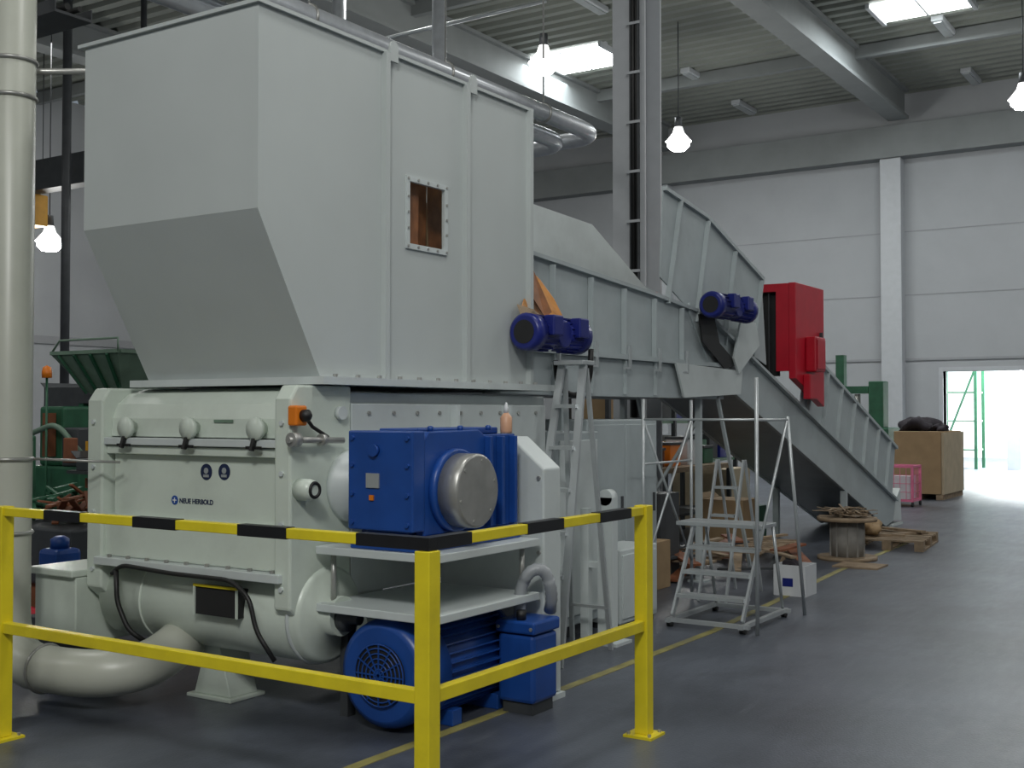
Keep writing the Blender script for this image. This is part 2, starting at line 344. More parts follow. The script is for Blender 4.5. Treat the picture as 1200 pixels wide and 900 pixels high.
MB().box(XL+.15, XR-.13, YF+.04, YF+.1, .97, 1.325).build('front_door', 'cream', t, bev=.006)
MB().box(XL+.12, XR-.11, YF-.0, YF+.1, .755, .985).build('lower_door', 'cream', t, bev=.008)
MB().box(XL+.1, XR-.05, YF-.06, YF+.2, .71, .754).build('drum_flange', 'white', t, bev=.004)
for i in range(9): bolt(t, (XL+.2+i*.155, YF-.03, .755), (0, 0, 1), .013, .015)
for x in (XL+.06, XR-.055):
    for z in (.68, 1.0, 1.25, 1.5): bolt(t, (x, YF-.03, z), (0, -1, 0), .014, .012, 'white')
MB().lathe([(.0, 0), (.21, 0), (.245, .01), (.245, 1.50), (.22, 1.52), (.10, 1.53), (.10, 1.6), (0, 1.6)], (-5.55, 4.50, .525), (1, 0, 0), 40).build('drum', 'cream', t)
MB().torus((-5.2, 4.5, .525), (1, 0, 0), .245, .008, 40).build('weld_ring', 'cream', t)
MB().torus((-4.1, 4.5, .525), (1, 0, 0), .245, .012, 40).build('weld_ring', 'white', t)
MB().lathe([(.07, 0), (.07, .05), (.03, .06), (.03, .12), (0, .12)], (-3.96, 4.5, .52), (1, 0, 0)).build('bearing', 'darkgrey', t)
p = onY(259, 704, 4.25)
k = MB().box(p.x-.16, p.x+.16, 4.215, 4.29, p.z-.075, p.z+.07).build('control_plate', 'dark', t, bev=.004)
MB().box(p.x-.16, p.x+.16, 4.205, 4.2149, p.z+.07, p.z+.083).build('yellow_strip', 'yellow', k)
MB().box(p.x-.16, p.x-.15, 4.205, 4.2149, p.z-.075, p.z+.07).box(p.x+.15, p.x+.16, 4.205, 4.2149, p.z-.075, p.z+.07).build('plate_frame', 'cream', k)
pts = [onY(131, 672, 4.2), onY(142, 662, 4.18), onY(200, 672, 4.17), onY(270, 680, 4.17), onY(292, 700, 4.17), onY(300, 740, 4.17), onY(322, 775, 4.2)]
MB().tube(fillet(pts, .06), .012, 8).build('cable', 'rubber', t)
pts = [onY(136, 668, 4.19), onY(137, 705, 4.18), onY(150, 738, 4.19), onY(170, 752, 4.25)]
MB().tube(fillet(pts, .05), .014, 8).build('cable', 'rubber', t)
for x, y in ((-4.85, 4.56), (-5.35, 6.3), (-4.3, 6.3)):
    MB().prism([(x-.14, y-.1, .02), (x-.05, y-.1, .30 if y < 5 else .63), (x+.05, y-.1, .30 if y < 5 else .63), (x+.14, y-.1, .02)], (0, .2, 0)).box(x-.17, x+.17, y-.13, y+.13, 0, .0199).build('foot', 'cream', t, bev=.004)
MB().box(-5.99, -5.62, 4.16, 4.6, .25, .63).box(-6.02, -5.615, 4.13, 4.62, .63, .67).build('inlet_box', 'cream', t, bev=.008)
MB().box(-5.95, -5.7, 4.3, 4.5, 0, .25).build('foot', 'darkgrey', t)
p = onY(205, 586, YF+.04)
MB().lathe([(.025, 0), (.025, .002)], (p.x, YF+.04, p.z), (0, -1, 0)).build('emblem', 'blue', t)
MB().box(p.x-.014, p.x+.014, YF+.036, YF+.038, p.z-.003, p.z+.003).box(p.x-.003, p.x+.003, YF+.0362, YF+.0378, p.z+.003, p.z+.014).box(p.x-.003, p.x+.003, YF+.0362, YF+.0378, p.z-.014, p.z-.003).build('emblem_mark', 'signwhite', t)
text('lettering', 'NEUE HERBOLD', .036, (p.x+.037, YF+.038, p.z-.013), (R(90), 0, 0), 'sign', t)
for px in (242, 263):
    p = onY(px, 553, YF+.04)
    k = MB().lathe([(.043, 0), (.043, .002)], (p.x, YF+.04, p.z), (0, -1, 0), 28).build('safety_sign', 'sign', t)
    MB().lathe([(.016, 0), (.016, .002)], (p.x, YF+.038, p.z+.006), (0, -1, 0)).box(p.x-.02, p.x+.02, YF+.0355, YF+.038, p.z-.028, p.z-.014).build('pictogram', 'alu', k)
p = onY(262, 490, 4.28)
MB().box(p.x-.07, p.x+.07, 4.277, 4.281, 1.50, 1.515).build('marking', 'lgreen', t)
bx = onX(397, 484, XR)
MB().lathe([(.035, 0), (.035, .03), (.0, .03)], (XR, bx.y, bx.z), (1, 0, 0)).build('round_cap', 'white', t)
p = onX(345, 487, XR)
k = MB().box(XR, XR+.06, p.y-.05, p.y+.03, p.z-.05, p.z+.05).build('limit_switch', 'orange', t, bev=.01)
MB().lathe([(.03, 0), (.03, .03), (.01, .05)], (XR+.06, p.y, p.z), (1, 0, 0)).build('switch_knob', 'rubber', k)
MB().tube([onX(352, 480, XR+.04), onX(366, 500, XR+.05), onX(384, 512, XR+.04)], .01, 8).build('cable', 'rubber', t)
MB().cyl((XR+.05, 4.15, 1.42), (XR+.05, 4.55, 1.41), .016).lathe([(.035, 0), (.035, .05)], (XR+.05, 4.22, 1.42), (0, -1, 0)).lathe([(.03, 0), (.03, .03)], (XR+.05, 4.38, 1.415), (0, 1, 0)).build('adjuster_rod', 'steel', t)
p = onX(360, 574, XR+.05)
k = MB().lathe([(.055, 0), (.055, .06), (.045, .10), (0, .10)], (XR, p.y, p.z), (1, 0, 0)).build('pivot_bearing', 'cream', t)
MB().torus((XR+.1, p.y, p.z), (1, 0, 0), .035, .009).build('seal_ring', 'rubber', k)
MB().lathe([(.19, 0), (.19, .05), (.17, .06), (.17, .25)], (XR-.01, 4.67, 1.17), (1, 0, 0), 32).build('rotor_housing', 'white', t)
MB().box(XR-.03, XR-.0, 4.675, 6.62, .6, 1.6).build('side_panel', 'white', t, bev=.005)
for i in range(10): bolt(t, (XR, 4.6+i*.21, 1.55), (1, 0, 0), .012, .01)
for y in (5.55, 6.1): MB().box(XR, XR+.05, y, y+.03, .6, 1.6).build('side_rib', 'white', t)

# ================================================================ HOPPER
HX0, HX1, HY0, HY1, HZ0, HZ1 = -5.35, -4.05, 3.99, 6.42, 1.735, 3.515
t = HP = T('feed_hopper', 'large pale grey sheet steel feed hopper with small window above the shredder', 'hopper', (-4.7, 5.3, HZ0))
wy0, wy1, wz0, wz1 = 5.15, 5.48, 2.50, 2.85
yb = 4.43; zb = 2.53
def yz(pts, x, th=-.012): return ([(x, a, b) for a, b in pts], (th, 0, 0))
me_v = [(HY0, HZ1), (wy0, HZ1), (wy1, HZ1), (HY1, HZ1), (HY1, HZ0), (wy1, HZ0), (wy0, HZ0), (yb, HZ0), (HY0, zb), (wy0, wz0), (wy1, wz0), (wy1, wz1), (wy0, wz1)]
mb = MB(); vs = [(HX1, a, b) for a, b in me_v]+[(HX1-.012, a, b) for a, b in me_v]
fr = [(0, 1, 12, 9, 6, 7, 8), (1, 2, 11, 12), (9, 10, 5, 6), (2, 3, 4, 5, 10, 11)]
ed = [(0, 1), (1, 2), (2, 3), (3, 4), (4, 5), (5, 6), (6, 7), (7, 8), (8, 0), (9, 10), (10, 11), (11, 12), (12, 9)]
mb.add(vs, fr+[tuple(i+13 for i in reversed(f)) for f in fr]+[(a, b, b+13, a+13) for a, b in ed])
mb.build('side_panel', 'hopper', t)
MB().prism(*yz([(HY0, HZ1), (HY1, HZ1), (HY1, HZ0), (yb, HZ0), (HY0, zb)], HX0, .012)).build('side_panel', 'hopper', t)
MB().box(HX0+.012, HX1-.012, HY0, HY0+.012, zb, HZ1).build('front_panel', 'hopper', t)
MB().prism([(HX0+.012, HY0, zb), (HX0+.012, yb, HZ0), (HX0+.012, yb+.012, HZ0), (HX0+.012, HY0+.012, zb+.005)], (HX1-HX0-.024, 0, 0)).build('sloped_panel', 'hopper', t)
MB().box(HX0+.012, HX1-.012, HY1-.012, HY1, HZ0, 2.0).build('lower_rear_panel', 'hopper', t)
MB().box(HX0+.012, HX1-.012, HY1-.012, HY1, 3.0, HZ1).build('upper_rear_panel', 'hopper', t)
MB().box(HX0-.04, HX1+.02, HY0-.02, HY0+.02, HZ1+.001, HZ1+.02).box(HX1-.03, HX1+.02, HY0+.02, HY1+.02, HZ1+.001, HZ1+.02).box(HX0-.04, HX0+.03, HY0+.02, HY1+.02, HZ1+.001, HZ1+.02).build('rim', 'hopper', t)
MB().box(HX0-.1, HX1+.07, yb-.05, HY1+.2, HZ0-.04, HZ0-.001).build('base_flange', 'white', t)
for i in range(12): bolt(t, (HX1+.05, yb+.06+i*.175, HZ0), (0, 0, 1), .013, .014)
for y in (4.92, 5.68, HY1-.03):
    MB().prism([(HX1, y-.010, HZ0), (HX1+.035, y-.010, HZ0), (HX1+.035, y+.026, HZ0), (HX1+.028, y+.026, HZ0), (HX1+.028, y-.002, HZ0), (HX1, y-.002, HZ0)], (0, 0, HZ1-HZ0)).build('stiffening_rib', 'hopper', t)
for y in (4.98, 5.74):
    MB().box(HX1+.021, HX1+.035, y-.035, y+.035, HZ1-.04, HZ1+.04).lathe([(.035, -.006), (.035, .006)], (HX1+.028, y, HZ1+.04), (1, 0, 0)).build('lifting_eye', 'hopper', t)
mb = MB(); b = .03
mb.box(HX1+.0005, HX1+.012, wy0-b, wy1+b, wz1, wz1+b).box(HX1+.0005, HX1+.012, wy0-b, wy1+b, wz0-b, wz0).box(HX1+.0005, HX1+.012, wy0-b, wy0, wz0, wz1).box(HX1+.0005, HX1+.012, wy1, wy1+b, wz0, wz1)
mb.build('window_frame', 'white', t)
for i in range(5):
    y = wy0-.015+i*(wy1-wy0+.03)/4
    for z in (wz0-.015, wz1+.015): bolt(t, (HX1+.012, y, z), (1, 0, 0), .008, .006, 'steel')
    if 0 < i < 4:
        z = wz0+i*(wz1-wz0)/4
        for y in (wy0-.015, wy1+.015): bolt(t, (HX1+.012, y, z), (1, 0, 0), .008, .006, 'steel')
for i, (y, dy, lean, x, m) in enumerate(((5.17, .12, .05, -4.10, 'veneerdark'), (5.30, .09, -.04, -4.14, 'veneer'), (5.38, .10, .05, -4.19, 'veneerdark'), (5.50, .10, -.05, -4.22, 'card'), (5.60, .14, .03, -4.26, 'veneerdark'), (5.75, .2, .0, -4.34, 'wood'))):
    MB().prism([(x, y, 2.05), (x, y+dy, 2.05), (x-.02, y+dy+lean, 3.0), (x-.02, y+lean, 3.05)], (-.006, 0, 0)).build('veneer_sheet', m, label='brown veneer sheet seen through the hopper window', cat='sheet', group='veneer sheets behind the hopper window')
A = [onX(622, 318, -4.2), onX(634, 330, -4.12), onX(650, 352, -4.05), onX(663, 378, -3.98), onX(648, 390, -3.98), onX(628, 372, -4.05), onX(612, 360, -4.0), onX(618, 340, -4.1)]
MB().prism(A, (-.01, .01, .012)).build('veneer_sheet', 'veneer', label='curled orange brown veneer sheet hanging out beside the upper blue gear motor', cat='sheet')
A = [onX(606, 358, -4.0), onX(625, 364, -3.96), onX(650, 384, -3.93), onX(632, 386, -3.93), onX(612, 374, -3.96)]
MB().prism(A, (-.006, .01, .01)).build('veneer_sheet', 'wood', label='small dull brown veneer scrap under the curled orange brown sheet', cat='sheet')
A = [onX(624, 316, -4.14), onX(632, 334, -4.08), onX(646, 366, -3.98), onX(638, 372, -3.99), onX(622, 346, -4.06)]
MB().prism(A, (.012, -.012, .0)).build('veneer_sheet', 'veneerdark', label='narrow dark brown veneer strip lying on the curled orange brown sheet', cat='sheet')

# ================================================================ DRIVE STAND, GEARBOX, MOTOR
t = T('drive_stand', 'white two shelf steel stand carrying the blue gearbox', 'stand', (-3.65, 4.85, 0))
for z in (.845, .56):
    MB().box(-4.03, -3.28, 4.38, 5.30, z, z+.04).build('shelf', 'white', t, bev=.004)
for x in (-3.98, -3.34):
    for y in (4.46, 5.22):
        MB().cyl((x, y, .605), (x, y, .845), .014).build('threaded_rod', 'steel', t)
for y in (4.6, 5.2): MB().box(-4.03, -3.98, y-.03, y+.03, 0, .56).build('leg', 'darkgrey', t)
t = GB = T('gearbox', 'bright blue cast gearbox with round steel shaft cover', 'gearbox', (-3.6, 4.83, .895))
MB().box(-3.82, -3.385, 4.40, 5.28, .886, .96).build('base_feet', 'blue', t, bev=.006)
MB().box(-3.74, -3.47, 4.42, 5.26, .96, 1.44).build('casing', 'blue', t, bev=.015)
MB().box(-3.80, -3.40, 4.36, 4.455, .985, 1.465).build('front_cover', 'blue', t, bev=.008)
prof = [(4.46, .96), (4.46, 1.42), (4.50, 1.46), (4.92, 1.465), (4.97, 1.44), (5.26, 1.44), (5.26, .96)]
for x0 in (-3.80, -3.46):
    MB().prism([(x0, a, b) for a, b in prof], (.05, 0, 0)).build('side_flange', 'blue', t, bev=.006)
MB().lathe([(.205, 0), (.205, .035), (.195, .042)], (-3.415, 4.70, 1.17), (1, 0, 0), 40).build('output_boss', 'blue', t)
k = MB().lathe([(.182, 0), (.182, .105), (.17, .115), (0, .115)], (-3.374, 4.70, 1.17), (1, 0, 0), 40).build('shaft_cover', 'steel', t)
for i in range(6):
    a = i*math.pi/3+.3; bolt(k, (-3.26, 4.70+.15*math.cos(a), 1.17+.15*math.sin(a)), (1, 0, 0), .010, .004)
for y in (4.97, 5.08, 5.2): MB().box(-3.41, -3.37, y, y+.025, .97, 1.43).build('rib', 'blue', t, bev=.004)
MB().box(-3.72, -3.48, 4.5, 5.2, 1.441, 1.475).build('top_cover', 'blue', t, bev=.006)
for y in (4.55, 4.8, 5.05): MB().lathe([(.016, 0), (.016, .02), (.008, .025)], (-3.44, y, 1.462), (0, 0, 1), 8).build('top_bolt', 'blue', t)
for x in (-3.77, -3.43):
    for z in (1.02, 1.16, 1.30, 1.43): bolt(t, (x, 4.36, z), (0, -1, 0), .013, .012, 'blue')
MB().box(-3.68, -3.60, 4.352, 4.36, 1.19, 1.26).build('name_plate', 'alu', t)
MB().box(-3.66, -3.635, 4.352, 4.36, 1.13, 1.155).build('warning_plate', 'orange', t)
MB().lathe([(.03, 0), (.03, .02)], (-3.63, 4.36, 1.37), (0, -1, 0), 12).build('oil_plug', 'blue', t)
p = Vector((-3.44, 5.22, 1.442))
t = T('oil_bottle', 'small orange brown plastic bottle standing on the blue gearbox', 'bottle', p)
MB().lathe([(0, 0), (.030, 0), (.032, .01), (.032, .085), (.012, .11)], p).build('bottle_body', 'orangecap', t)
MB().lathe([(.013, .105), (.013, .13), (.004, .165), (0, .165)], p).build('cap', 'whiteplastic', t)
mx, mz = -3.64, .282
t = MO = T('electric_motor', 'large blue electric motor with round fan grille on the floor', 'motor', (mx, 4.9, 0))
mb = MB().lathe([(.0, 0), (.235, 0), (.235, .62), (.0, .62)], (mx, 4.62, mz), (0, 1, 0), 36)
for i in range(36):
    a = 2*math.pi*i/36; d = Vector((math.cos(a), 0, math.sin(a)))
    mb.bar(Vector((mx, 4.64, mz))+d*.245, Vector((mx, 5.2, mz))+d*.245, .008, .03, up=d)
mb.build('finned_housing', 'blue', t)
MB().lathe([(.225, .0), (.258, .02), (.268, .06), (.268, .22), (.25, .22)], (mx, 4.42, mz), (0, 1, 0), 40).build('fan_cover', 'blue', t)
MB().lathe([(.0, 0), (.15, 0), (.15, .01), (0, .01)], (mx, 4.41, mz), (0, 1, 0), 32).build('fan_opening', 'dark', t)
mb = MB()
for r in (.03, .055, .08, .105, .13, .15): mb.torus((mx, 4.405, mz), (0, 1, 0), r, .004, 32)
for i in range(6):
    a = i*math.pi/6; d = Vector((math.cos(a), 0, math.sin(a)))*.15; c = Vector((mx, 4.403, mz)); mb.bar(c-d, c+d, .006)
mb.build('fan_grille', 'blue', t)
MB().lathe([(.265, 0), (.265, .04), (.2, .06), (.05, .07), (.05, .12)], (mx, 5.2, mz), (0, 1, 0), 36).build('end_shield', 'blue', t)
for y in (4.75, 5.15): MB().box(mx-.22, mx+.22, y-.04, y+.04, 0, .08).build('foot', 'blue', t, bev=.005)
t2 = MB().box(-3.40, -3.18, 5.08, 5.32, .06, .41).build('terminal_box', 'blue', t, bev=.02)
MB().box(-3.41, -3.17, 5.07, 5.33, .415, .48).build('lid', 'blue', t2, bev=.012)
MB().box(-3.38, -3.2, 5.1, 5.3, 0, .06).build('terminal_box_foot', 'darkgrey', t)
for x in (-3.39, -3.19): bolt(t2, (x, 5.07, .445), (0, -1, 0), .01, .006)
hp = fillet([(-3.33, 5.18, .47), (-3.33, 5.18, .62), (-3.28, 5.2, .73), (-3.22, 5.26, .73), (-3.2, 5.3, .6), (-3.24, 5.34, .5)], .07)
MB().tube(hp, [.030+.004*(i % 2) for i in range(len(hp))], 12).build('corrugated_hose', 'greyhose', t2)
MB().lathe([(.025, 0), (.025, .05)], (-3.28, 5.12, .48)).build('cable_gland', 'rubber', t2)
t = T('belt_guard', 'white sheet steel belt guard behind gearbox and motor', 'guard', (-3.6, 5.45, 0))
MB().prism([(-3.98, 5.36, .03), (-3.98, 5.36, 1.42), (-3.50, 5.36, 1.42), (-3.29, 5.36, 1.25), (-3.29, 5.36, .03)], (0, .18, 0)).build('cover', 'white', t, bev=.01)
MB().box(-4.0, -3.27, 5.35, 5.55, 0, .029).build('base', 'white', t)
for z in (.3, .8, 1.2): bolt(t, (-3.32, 5.36, z), (0, -1, 0), .012, .01)
t = T('hydraulic_unit', 'pale grey hydraulic cabinet behind the step ladder', 'cabinet', (-4.5, 7.0, 0))
MB().box(-5.0, -4.08, 6.80, 7.40, .08, 1.42).build('cabinet_body', 'conv', t, bev=.01)
MB().box(-4.95, -4.13, 6.85, 7.35, 0, .08).build('plinth', 'darkgrey', t)
MB().box(-4.08, -4.065, 6.84, 7.36, .15, 1.36).build('door', 'white', t, bev=.004)
t = T('control_cabinet', 'tall grey control cabinet standing under the flat conveyor', 'cabinet', (-4.6, 8.2, 0))
MB().box(-4.95, -4.30, 7.62, 8.80, .1, 1.50).build('cabinet_body', 'conv', t, bev=.01)
MB().box(-4.9, -4.35, 7.67, 8.75, 0, .1).build('plinth', 'darkgrey', t)
for y0, y1 in ((7.66, 8.2), (8.22, 8.76)):
    k = MB().box(-4.30, -4.285, y0, y1, .16, 1.46).build('door', 'conv', t, bev=.004)
    MB().box(-4.285, -4.27, y1-.07, y1-.05, .75, .9).build('handle', 'darkgrey', k)
t = T('low_cabinet', 'low white cabinet in front of the tall grey control cabinet', 'cabinet', (-4.05, 7.7, 0))
MB().box(-4.22, -3.92, 7.42, 8.02, .04, .57).build('cabinet_body', 'white', t, bev=.01)
MB().box(-3.92, -3.908, 7.45, 7.99, .08, .53).build('door', 'white', t)
MB().box(-4.2, -3.94, 7.44, 8.0, 0, .04).build('plinth', 'darkgrey', t)
t = T('support_post', 'white steel post with rounded top beside the step ladder', 'post', (-3.78, 6.98, 0))
MB().box(-3.84, -3.73, 6.95, 7.03, .02, .98).lathe([(.055, 0), (.055, .08)], (-3.785, 6.95, .98), (0, 1, 0)).build('post_body', 'white', t)
MB().box(-3.90, -3.66, 6.88, 7.1, 0, .02).build('foot_plate', 'white', t)
MB().box(-3.98, -3.92, 6.96, 7.02, .02, .9).box(-3.92, -3.84, 6.965, 7.015, .5, .54).build('rear_bar', 'white', t)

# ================================================================ FLAT CONVEYOR
CX0, CX1 = -5.30, -4.40
t = FC = T('flat_conveyor', 'grey blue flat conveyor with ribbed side walls feeding the hopper', 'conveyor', (-4.85, 8.3, 1.6))
for x in (CX1-.03, CX0):
    MB().box(x, x+.03, 6.43, 10.45, 1.68, 1.98).build('frame_beam', 'conv', t, bev=.004)
for x in (CX1-.03, CX0+.01):
    MB().prism([(x, 6.43, 2.0), (x, 6.43, 2.73), (x, 7.05, 2.68), (x, 8.93, 2.56), (x, 10.0, 2.47), (x, 10.2, 2.0)], (.012, 0, 0)).build('side_wall', 'conv', t)
MB().prism([(CX1-.035, 6.43, 2.715), (CX1-.035, 6.43, 2.745), (CX1-.035, 7.05, 2.695), (CX1-.035, 8.93, 2.575), (CX1-.035, 10.0, 2.485), (CX1-.035, 10.0, 2.455), (CX1-.035, 8.93, 2.545), (CX1-.035, 7.05, 2.665)], (.055, 0, 0)).build('top_edge', 'conv', t)
MB().box(CX1-.032, CX1+.04, 6.43, 10.3, 1.982, 2.02).build('ledge', 'conv', t)
for i, y in enumerate((6.75, 7.28, 7.85, 8.4, 8.95, 9.5)):
    z = 2.70-(y-6.43)*.068
    MB().box(CX1-.015, CX1+.030, y-.010, y+.010, 2.02, z-.01).build('rib', 'conv', t)
    MB().box(CX1+.001, CX1+.030, y-.010, y+.010, 1.7, 1.98).build('lower_rib', 'conv', t)
    if i: MB().bar((CX1+.05, y+.02, 1.90), (CX1+.05, y+.02, 2.10), .02).bar((CX1+.05, y-.08, 1.91), (CX1+.05, y+.01, 1.91), .015).build('clamp', 'alu', t)
MB().box(CX0+.03, CX1-.03, 6.5, 10.35, 1.93, 1.96).lathe([(.1, 0), (.1, .84)], (CX0+.03, 6.55, 1.82), (1, 0, 0)).build('belt', 'rubber', t)
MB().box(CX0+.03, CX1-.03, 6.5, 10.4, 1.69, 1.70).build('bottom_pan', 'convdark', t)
A = [onX(px, py, CX0+.05) for px, py in ((622, 238), (694, 263), (762, 343), (700, 345), (622, 330))]
MB().prism(A, (-.012, 0, 0)).build('splash_plate', 'white', t)
for y in (7.5, 10.0):
    for x in (CX0+.06, CX1-.06): MB().box(x-.026, x+.026, y-.026, y+.026, .015, 1.68).box(x-.08, x+.08, y-.08, y+.08, 0, .0149).build('support_leg', 'conv', t)
MB().bar((CX0+.06, 10.0, .3), (CX1-.06, 10.0, 1.5), .025).build('brace', 'conv', t)
for x in (CX0+.06, CX1-.0):
    MB().bar((x, 10.3, 1.7), (x, 11.1, .02), .028, .035).build('slanted_leg', 'conv', t)
A = [onX(px, py, CX1+.035) for px, py in ((790, 425), (868, 435), (866, 462), (800, 466))]
MB().prism(A, (.02, 0, 0)).build('end_plate', 'white', t)

def gearmotor(parent, x, y0, z, s=1.0, L=.24):
    g0 = y0+L+.115; g1 = g0+.11
    k = MB().box(x-.30, x+.05, g0, g1, z-.09, z+.10).lathe([(.09, 0), (.09, .05)], (x+.05, (g0+g1)/2, z), (1, 0, 0)).build('gear_motor', 'navy', parent, bev=.01)
    for d, yy in ((-1, g0), (1, g1)):
        mb = MB().lathe([(.085, 0), (.105, .02), (.105, L), (.118, L+.005), (.12, L+.09), (.10, L+.11), (0, L+.11)], (x, yy, z), (0, d, 0), 24)
        for i in range(18):
            a = 2*math.pi*i/18; dd = Vector((math.cos(a), 0, math.sin(a)))
            mb.bar(Vector((x, yy+d*.03, z))+dd*.108, Vector((x, yy+d*L, z))+dd*.108, .005, .02, up=dd)
        mb.build('motor_body', 'navy', k)
        MB().box(x+.07, x+.15, min(yy+d*.05, yy+d*.17), max(yy+d*.05, yy+d*.17), z-.02, z+.11).build('terminal_box', 'navy', k, bev=.01)
        MB().lathe([(.075, 0), (.075, .003)], (x, yy+d*(L+.111), z), (0, d, 0)).build('fan_opening', 'dark', k)
gearmotor(t, -3.93, 6.16, 2.06, L=.18)
MB().tube(fillet([(-3.86, 6.9, 1.98), (-3.9, 6.95, 1.75), (-3.95, 6.85, 1.65), (-4.0, 6.7, 1.72), (-4.05, 6.75, 1.9)], .1), .02, 8).build('cable_loop', 'rubber', t)

# ================================================================ INCLINED CONVEYOR
c_, s_ = math.cos(R(18.16)), math.sin(R(18.16))
def ic(s, h, X): return (X, 9.6+s*c_+h*s_, 2.28-s*s_+h*c_)
t = IC = T('inclined_conveyor', 'grey inclined conveyor rising from the floor to the flat conveyor', 'conveyor', (-4.85, 13, 0))
for x in (CX1-.04, CX0):
    MB().prism([ic(.7, -.16, x), ic(6.75, -.16, x), ic(7.1, .0, x), ic(7.1, .28, x), ic(0, .28, x), ic(0, .2, x)], (.04, 0, 0)).build('frame_beam', 'conv', t, bev=.004)
    MB().prism([ic(3.1, .28, x+.01), ic(7.0, .28, x+.01), ic(6.95, .99, x+.01), ic(3.1, .99, x+.01)], (.012, 0, 0)).build('side_wall', 'conv', t)
MB().prism([(CX1-.03, a, b) for a, b in ((9.12, 2.72), (9.18, 3.49), (10.07, 3.37), (11.5, 2.92), (11.62, 2.05), (9.8, 2.45))], (.012, 0, 0)).build('upper_wall', 'conv', t)
MB().prism([(CX0+.01, a, b) for a, b in ((9.9, 2.5), (9.95, 2.9), (11.5, 2.7), (11.62, 2.05), (10.0, 2.45))], (.012, 0, 0)).build('rear_upper_wall', 'conv', t)
MB().prism([ic(3.1, .99, CX1-.04), ic(6.97, .99, CX1-.04), ic(6.97, 1.03, CX1-.04), ic(3.1, 1.03, CX1-.04)], (.06, 0, 0)).build('top_edge', 'conv', t)
MB().bar((CX1-.01, 9.18, 3.50), (CX1-.01, 10.07, 3.38), .05, .035).bar((CX1-.01, 10.07, 3.38), (CX1-.01, 11.5, 2.93), .05, .035).build('upper_edge', 'conv', t)
MB().prism([ic(.3, .281, CX1-.02), ic(7.1, .281, CX1-.02), ic(7.1, .31, CX1-.02), ic(.3, .31, CX1-.02)], (.07, 0, 0)).build('ledge', 'conv', t)
for s in (3.3, 3.85, 4.4, 4.95, 5.5, 6.05, 6.6):
    MB().bar(ic(s, .32, CX1+.0), ic(s, .985, CX1+.0), .05, .02, up=(0, 0, 1)).build('rib', 'conv', t)
for y, zt, zb2 in ((9.5, 3.44, 2.5), (10.1, 3.34, 2.38), (10.75, 3.13, 2.2), (11.45, 2.91, 2.05)):
    MB().bar((CX1+.0, y, zt), (CX1+.0, y-.28, zb2), .05, .02, up=(0, 1, 0)).build('rib', 'conv', t)
x = CX0+.04
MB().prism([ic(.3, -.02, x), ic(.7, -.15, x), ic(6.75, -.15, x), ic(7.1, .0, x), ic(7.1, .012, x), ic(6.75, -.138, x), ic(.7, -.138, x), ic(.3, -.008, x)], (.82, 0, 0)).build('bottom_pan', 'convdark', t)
MB().prism([ic(0, .24, x), ic(7.0, .24, x), ic(7.0, .26, x), ic(0, .26, x)], (.82, 0, 0)).lathe([(.08, 0), (.08, .82)], ic(0.1, .15, x), (1, 0, 0)).build('belt', 'rubber', t)
for s in (4.9,):
    for x in (CX0+.02, CX1-.02):
        p = ic(s, -.16, x); MB().box(x-.035, x+.035, p[1]-.035, p[1]+.035, 0, p[2]).build('support_leg', 'conv', t)
MB().box(CX0, CX1+.02, 16.2, 16.75, 0, .03).build('floor_plate', 'white', t)
MB().prism([ic(7.11, .3, CX0), ic(7.11, .02, CX0), (CX0, 16.75, .05), (CX0, 16.7, .5)], (.9, 0, 0)).build('tail_plate', 'white', t)
A = [onX(px, py, CX1+.06) for px, py in ((866, 378), (884, 378), (888, 405), (864, 438), (858, 420))]
MB().prism(A, (.02, 0, 0)).build('chute_plate', 'white', t)
A = [onX(px, py, CX1+.045) for px, py in ((818, 368), (836, 372), (842, 402), (864, 428), (848, 432), (822, 400))]
MB().prism(A, (.012, 0, 0)).build('dark_gap', 'rubber', t)  # black sheet stands in for the shaded gap beside the chute
gearmotor(t, -4.20, 9.68, 2.52, L=.27)
# red housing
t = T('red_housing', 'deep red box housing straddling the inclined conveyor', 'housing', (-4.85, 12.6, 1.6))
RY0, RY1, RX1 = 12.1, 13.03, -4.27
for x in (RX1-.08, -5.42):
    MB().prism([(x, RY0, 2.95), (x, RY1, 2.95), (x, RY1, 1.62), (x, RY0, 1.92)], (.08, 0, 0)).build('side_plate', 'red', t, bev=.006)
MB().box(-5.34, RX1-.08, RY0+.001, RY1, 2.86, 2.945).build('roof_plate', 'red', t)
MB().box(RX1-.22, RX1-.08, RY0+.001, RY0+.06, 2.0, 2.86).build('front_post', 'red', t)
MB().box(-5.34, RX1-.22, RY0+.10, RY0+.12, 1.95, 2.86).build('rubber_curtain', 'dark', t)
for i in range(5): MB().box(RX1-.32-i*.14, RX1-.31-i*.14, RY0+.04, RY0+.1, 2.0, 2.85).build('curtain_bar', 'darkgrey', t)
k = MB().box(RX1, RX1+.12, RY0+.30, RY0+.62, 2.0, 2.38).build('side_box', 'red', t, bev=.015)
MB().box(RX1+.121, RX1+.13, RY0+.33, RY0+.59, 2.03, 2.35).build('lid', 'red', k, bev=.004)
MB().box(RX1, RX1+.08, RY0+.22, RY0+.50, 1.70, 1.97).build('junction_box', 'red', t, bev=.01)
MB().bar((RX1+.02, RY1-.15, 2.3), (RX1+.02, RY1-.15, 2.45), .03).build('handle', 'darkgrey', t)

